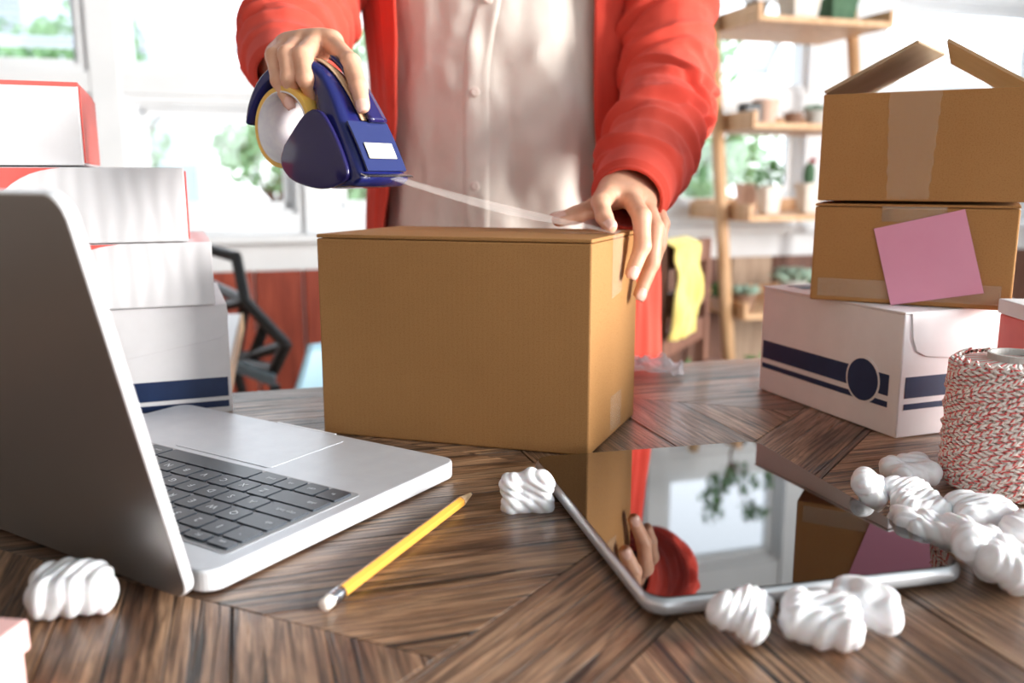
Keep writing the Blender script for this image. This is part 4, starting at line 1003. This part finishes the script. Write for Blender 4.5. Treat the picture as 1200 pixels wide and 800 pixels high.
def pot(u, n, z, r, h, label, mt, sq=0, kind='flower_pot', cat='flower pot', plant=None, seed=1, ph=.06, cup=.75, pm=None):
    t_ = thing(kind, label, cat, room(su(u, n), n, z+.0008), RA)
    MB().lathe([(r*cup*.9, 0), (r*cup, .003), (r, h*.82), (r*1.07, h*.83), (r*1.07, h), (r*.92, h), (r*.90, h*.86), (r*.1, h*.85)], 28, sq=sq).build('pot', mt, t_, smooth=False)
    MB().lathe([(r*.88, h*.80), (r*.88, h*.89), (r*.3, h*.92)], 24, sq=sq).build('soil', M_soil, t_)
    rd = random.Random(seed)
    if plant == 'succulent':
        m_ = MB()
        for k_ in range(34):
            a = k_*2.4; e_ = .25+1.1*(k_/34); L_ = ph*(1.05-.5*k_/34); d_ = Vector((math.cos(a)*math.cos(e_), math.sin(a)*math.cos(e_), math.sin(e_))); c_ = Vector((rd.uniform(-.3, .3)*r, rd.uniform(-.3, .3)*r, h*.9))
            m_.tube([c_, c_+d_*L_*.55, c_+d_*L_], [L_*.10, L_*.17, L_*.02], 6)
        m_.build('rosette', pm or M_succ, t_, smooth=True)
    if plant == 'leafy':
        m_ = MB(); leafball(m_, (0, 0, h+ph*.5), ph*.8, 110, .016, seed, 1.0); m_.build('leaves', pm or M_leaf, t_)
        m_ = MB()
        for k_ in range(5): a = k_*1.3; m_.tube([(0, 0, h*.85), (math.cos(a)*ph*.2, math.sin(a)*ph*.2, h+ph*.5)], .002, 5)
        m_.build('stems', M_leaf, t_)
    if plant == 'cactus':
        m_ = MB(); pts = []
        m_.lathe([(.4*r, h*.86), (.55*r, h+ph*.3), (.5*r, h+ph*.75), (.2*r, h+ph)], 20); m_.build('cactus_body', M_cactus, t_, smooth=True)
        m_ = MB(); leafball(m_, (.3*r, 0, h+ph*1.1), .014, 40, .008, seed); m_.build('flower', M_flower, t_)
    return t_
pot(888, .36, SZ[1], .046, .088, 'pale pink clay pot on the second shelf beside the small black box', M_terra)
pot(920, .36, SZ[1], .036, .042, 'low brown bowl pot between the pale pot and the succulent pot', M_bowl, cup=.7)
pot(945, .38, SZ[1], .038, .052, 'grey concrete pot with a small succulent on the second shelf', M_concrete, plant='succulent', seed=3, ph=.05)
pot(970, .36, SZ[1], .036, .05, 'reddish brown pot with a little succulent by the right pole', M_bowl, plant='succulent', seed=4, ph=.045)
t = thing('storage_tin', 'small black box standing at the left end of the second shelf', 'box', room(su(860, .42), .42, SZ[1]+.041), RA)
MB().box(-.032, -.03, 0, .032, .03, .062).build('tin', M_black, t, bevel=.003); MB().box(-.033, -.031, .0625, .033, .031, .07).build('tin_lid', M_black, t, bevel=.002)
t.location = room(su(860, .40)+.035, .40, SZ[1]+.0008)
pot(871, .26, SZ[2], .036, .110, 'square pinkish wooden pot at the left end of the third shelf', M_terra, sq=.7)
pot(897, .38, SZ[2], .040, .102, 'square whitewashed pot with green sprigs on the third shelf', M_whitepot, sq=.75, plant='leafy', seed=6, ph=.07)
pot(942, .34, SZ[2], .041, .112, 'square white pot with a cactus and red flower on the third shelf', M_whitepot, sq=.75, plant='cactus', seed=7, ph=.075)
pot(846, .36, SZ[3], .032, .05, 'small pot of green leaves at the left of the lowest shelf', M_terra, plant='leafy', seed=8, ph=.045)
pot(874, .40, SZ[3], .042, .062, 'brown pot with grey-green succulent on the lowest shelf', M_bowl, plant='succulent', seed=9, ph=.07)
pot(930, .34, SZ[3], .050, .10, 'pale pot with a wide grey-green succulent behind the white striped box', M_concrete, plant='succulent', seed=10, ph=.10)
pot(960, .30, SZ[3], .04, .07, 'pot with a green plant mostly hidden by the brown cartons', M_terra, plant='leafy', seed=15, ph=.06)
# top shelf things
t = thing('planter_tray', 'long black planter tray on the topmost shelf', 'tray', room(su(935, .34), .34, SZ[0]+.0008), RA)
MB().box(-.13, -.09, 0, .17, .09, .010).build('tray', M_black, t, bevel=.003)
for i, (x, c) in enumerate(((-.06, M_whitepot), (.10, M_cactus))):
    t = thing('square_planter', ['white square planter on the topmost shelf, in the black tray', 'green square planter at the right end of the topmost shelf'][i], 'planter', room(su(935, .34)+x, .34, SZ[0]+.0115), RA)
    MB().lathe([(.05, 0), (.058, .07), (.062, .07), (.062, .085), (.052, .085), (.05, .075), (.01, .074)], 24, sq=.8).build('pot', c, t)
    m_ = MB(); leafball(m_, (0, 0, .11), .05, 90, .016, 40+i); m_.build('leaves', M_leaf, t)
t = thing('branching_plant', 'small branching green plant in a dark pot on the topmost shelf', 'plant', room(su(872, .36), .36, SZ[0]+.0008), RA)
MB().lathe([(.030, 0), (.038, .05), (.041, .05), (.041, .06), (.034, .06), (.032, .052), (.005, .05)], 24).build('pot', M_black, t)
m_ = MB(); rd = random.Random(5); tips = []
m_.tube([(0, 0, .05), (-.02, 0, .10), (-.015, .0, .16)], [.006, .005, .004], 8)
for k_ in range(11):
    a = rd.uniform(0, 6.28); e_ = Vector((math.cos(a)*rd.uniform(.05, .16)-.02, math.sin(a)*.07, rd.uniform(.17, .36))); m_.tube([(-.018, 0, .13), Vector((-.015, 0, .15)).lerp(e_, .5)+Vector((0, 0, .02)), e_], [.0035, .0025, .0012], 5); tips.append(e_)
m_.build('branches', M_bark, t, smooth=True)
m_ = MB()
for i, e_ in enumerate(tips): leafball(m_, e_, .045, 36, .017, 70+i)
m_.build('leaves', M_leaf, t)
# floor plants under the shelf
for i, (u, n, h_) in enumerate(((815, .75, .10), (905, .72, .08))):
    t = thing('potted_fern', ['dark green fern on the floor left of the ladder shelf foot', 'low dark green plant on the floor at the ladder shelf foot'][i], 'plant', room(su(u, n), n, .001), RA)
    MB().lathe([(.07, 0), (.09, .16), (.10, .16), (.10, .19), (.08, .19), (.075, .17), (.01, .17)], 24).build('pot', M_bowl, t)
    m_ = MB(); leafball(m_, (0, 0, .27), .13, 260, .035, 90+i, .7); m_.build('fronds', M_leaf, t)
# white desk on the left
d0 = Vector((-.478, 1.545, 0)); d1 = Vector((-.345, 1.05, 0)); dd = (d1-d0); dl = dd.length
dk = thing('side_desk', 'white desk with light wood edge behind the left stack of boxes', 'desk', d0, math.atan2(dd.y, dd.x))
MB().box(.0, -.75, .700, dl, 0-.004, .728).build('desktop', M_desk, dk, bevel=.002); MB().box(.0, -.0035, .700, dl, .0, .728).build('edge_band', M_desk_edge, dk)
for x in (.04, dl-.04):
    for y in (-.70, -.05): MB().box(x-.02, y-.02, 0, x+.02, y+.02, .6995).build('leg', M_desk_edge, dk, bevel=.002)
# black faceted chair
fc = thing('wire_chair', 'black faceted open-frame garden chair with a blue-grey seat', 'chair', (-.60, 2.0, 0))
nd_ = {'a': (245, 292, 2.02), 'b': (277, 301, 1.96), 'c': (288, 353, 1.90), 'd': (335, 404, 1.82), 'e': (321, 433, 1.84), 'f': (276, 422, 2.00), 'g': (222, 322, 2.15), 'h': (225, 366, 2.12), 'i': (228, 414, 2.15), 'j': (309, 386, 1.88), 'k': (296, 418, 1.94), 'l': (190, 345, 2.25), 'm': (186, 400, 2.25), 'n': (205, 296, 2.12)}
NP = {k_: J(*v) for k_, v in nd_.items()}
m = MB()
for e_ in 'ab bc cd de ef ag gc hc cf jk fi ih hg fd kf gl lm mi lh na nl ki'.split():
    a, b_ = NP[e_[0]], NP[e_[1]]; m.tube([a, b_], .0135, 6)
for p in NP.values(): m.tube([p-Vector((0, 0, .013)), p, p+Vector((0, 0, .013))], [.007, .0145, .007], 8)
m.build('faceted_frame', M_black, fc, world=True, bevel=.002)
sq_ = [J(266, 424, 2.06), J(322, 409, 1.86), J(322, 436, 1.80), J(268, 440, 1.98), J(215, 430, 2.15)]
zs = sum(p.z for p in sq_)/5; MB().prism([(p.x, p.y) for p in (sq_[4], sq_[3], sq_[2], sq_[1], sq_[0])], zs-.015, zs+.015).build('seat_pad', M_bluegrey, fc, world=True, bevel=.006)
for p, q_ in ((NP['e'], (.03, -.05)), (NP['i'], (-.02, -.03)), (NP['f'], (.02, .22)), (NP['m'], (-.04, .1))):
    MB().tube([Vector((p.x, p.y, zs-.014)), Vector((p.x+q_[0], p.y+q_[1], .001))], [.012, .009], 8).build('leg', M_black, fc, world=True)
# light blue shell chair
bc = thing('shell_chair', 'light blue plastic shell chair, partly hidden behind the large cardboard box', 'chair', (-.215, 1.52, 0), math.radians(15))
m = MB()
def sf(i, j):
    a = (i/24-.5)*2; t_ = j/24; w_ = .20*(1-.35*max(0, t_-.6)/.4); 
    if t_ < .5: y, z = -.20+t_*2*.36, .40-.02*math.sin(t_*2*PI)
    else: y, z = .16+.08*((t_-.5)*2)**1.3, .40+.245*((t_-.5)*2)**1.1
    return Vector((a*w_, y-.05*a*a*max(0, t_-.4), z+.07*a*a*(1-t_)+.0*a))
m.grid(sf, 25, 25); m.build('shell', M_lightblue, bc, smooth=True, solid=.010, subsurf=0)
for x, y in ((-.15, -.15), (.15, -.15), (-.15, .15), (.15, .15)): MB().tube([(x*.7, y*.7, .385), (x*1.2, y*1.2, .001)], [.014, .011], 10).build('leg', M_shelfwood, bc, smooth=True)
# wooden chair with the yellow cloth
wc = thing('wooden_chair', 'dark wooden chair with a slatted back right of the person', 'chair', (.61, 2.215, 0), math.radians(62))
for x in (-.19, .19):
    MB().box(x-.016, .165, 0, x+.016, .195, .80).build('back_post', M_brownwood, wc, bevel=.003); MB().box(x-.016, -.19, 0, x+.016, -.16, .43).build('front_leg', M_brownwood, wc, bevel=.003)
MB().box(-.21, -.20, .4305, .21, .164, .455).build('seat', M_brownwood, wc, bevel=.004)
for z in (.74, .62, .52): MB().box(-.173, .170, z, .173, .190, z+.06).build('slat', M_brownwood, wc, bevel=.003)
cl = thing('hanging_cloth', 'yellow cloth draped over the back of the dark wooden chair', 'cloth', (.61, 2.215, 0), math.radians(62))
m = MB()
def yc(i, j):
    a, t_ = i/50, j/60; s_ = (t_-.45)*.56; x = -.215+.20*a*(1-.25*abs(t_-.45)*2)+.01*math.sin(t_*5); w_ = .020*math.sin(a*14+t_*3)*min(1, abs(t_-.45)*5)+.010*fbm((a*3, t_*4, 2), 2, 2)
    if abs(s_) < .022: y = .180+s_*1.0; z = .806+.006*math.cos(s_/.022*PI/2); w_ *= .3; return Vector((x, y, z+abs(w_)))
    sg_ = 1 if s_ > 0 else -1; return Vector((x, .180+sg_*(.030+abs(w_)*1.2), .806-(abs(s_)-.022)))
m.grid(yc, 51, 61); m.build('cloth', M_towel, cl, smooth=True, solid=.004, offset=1)
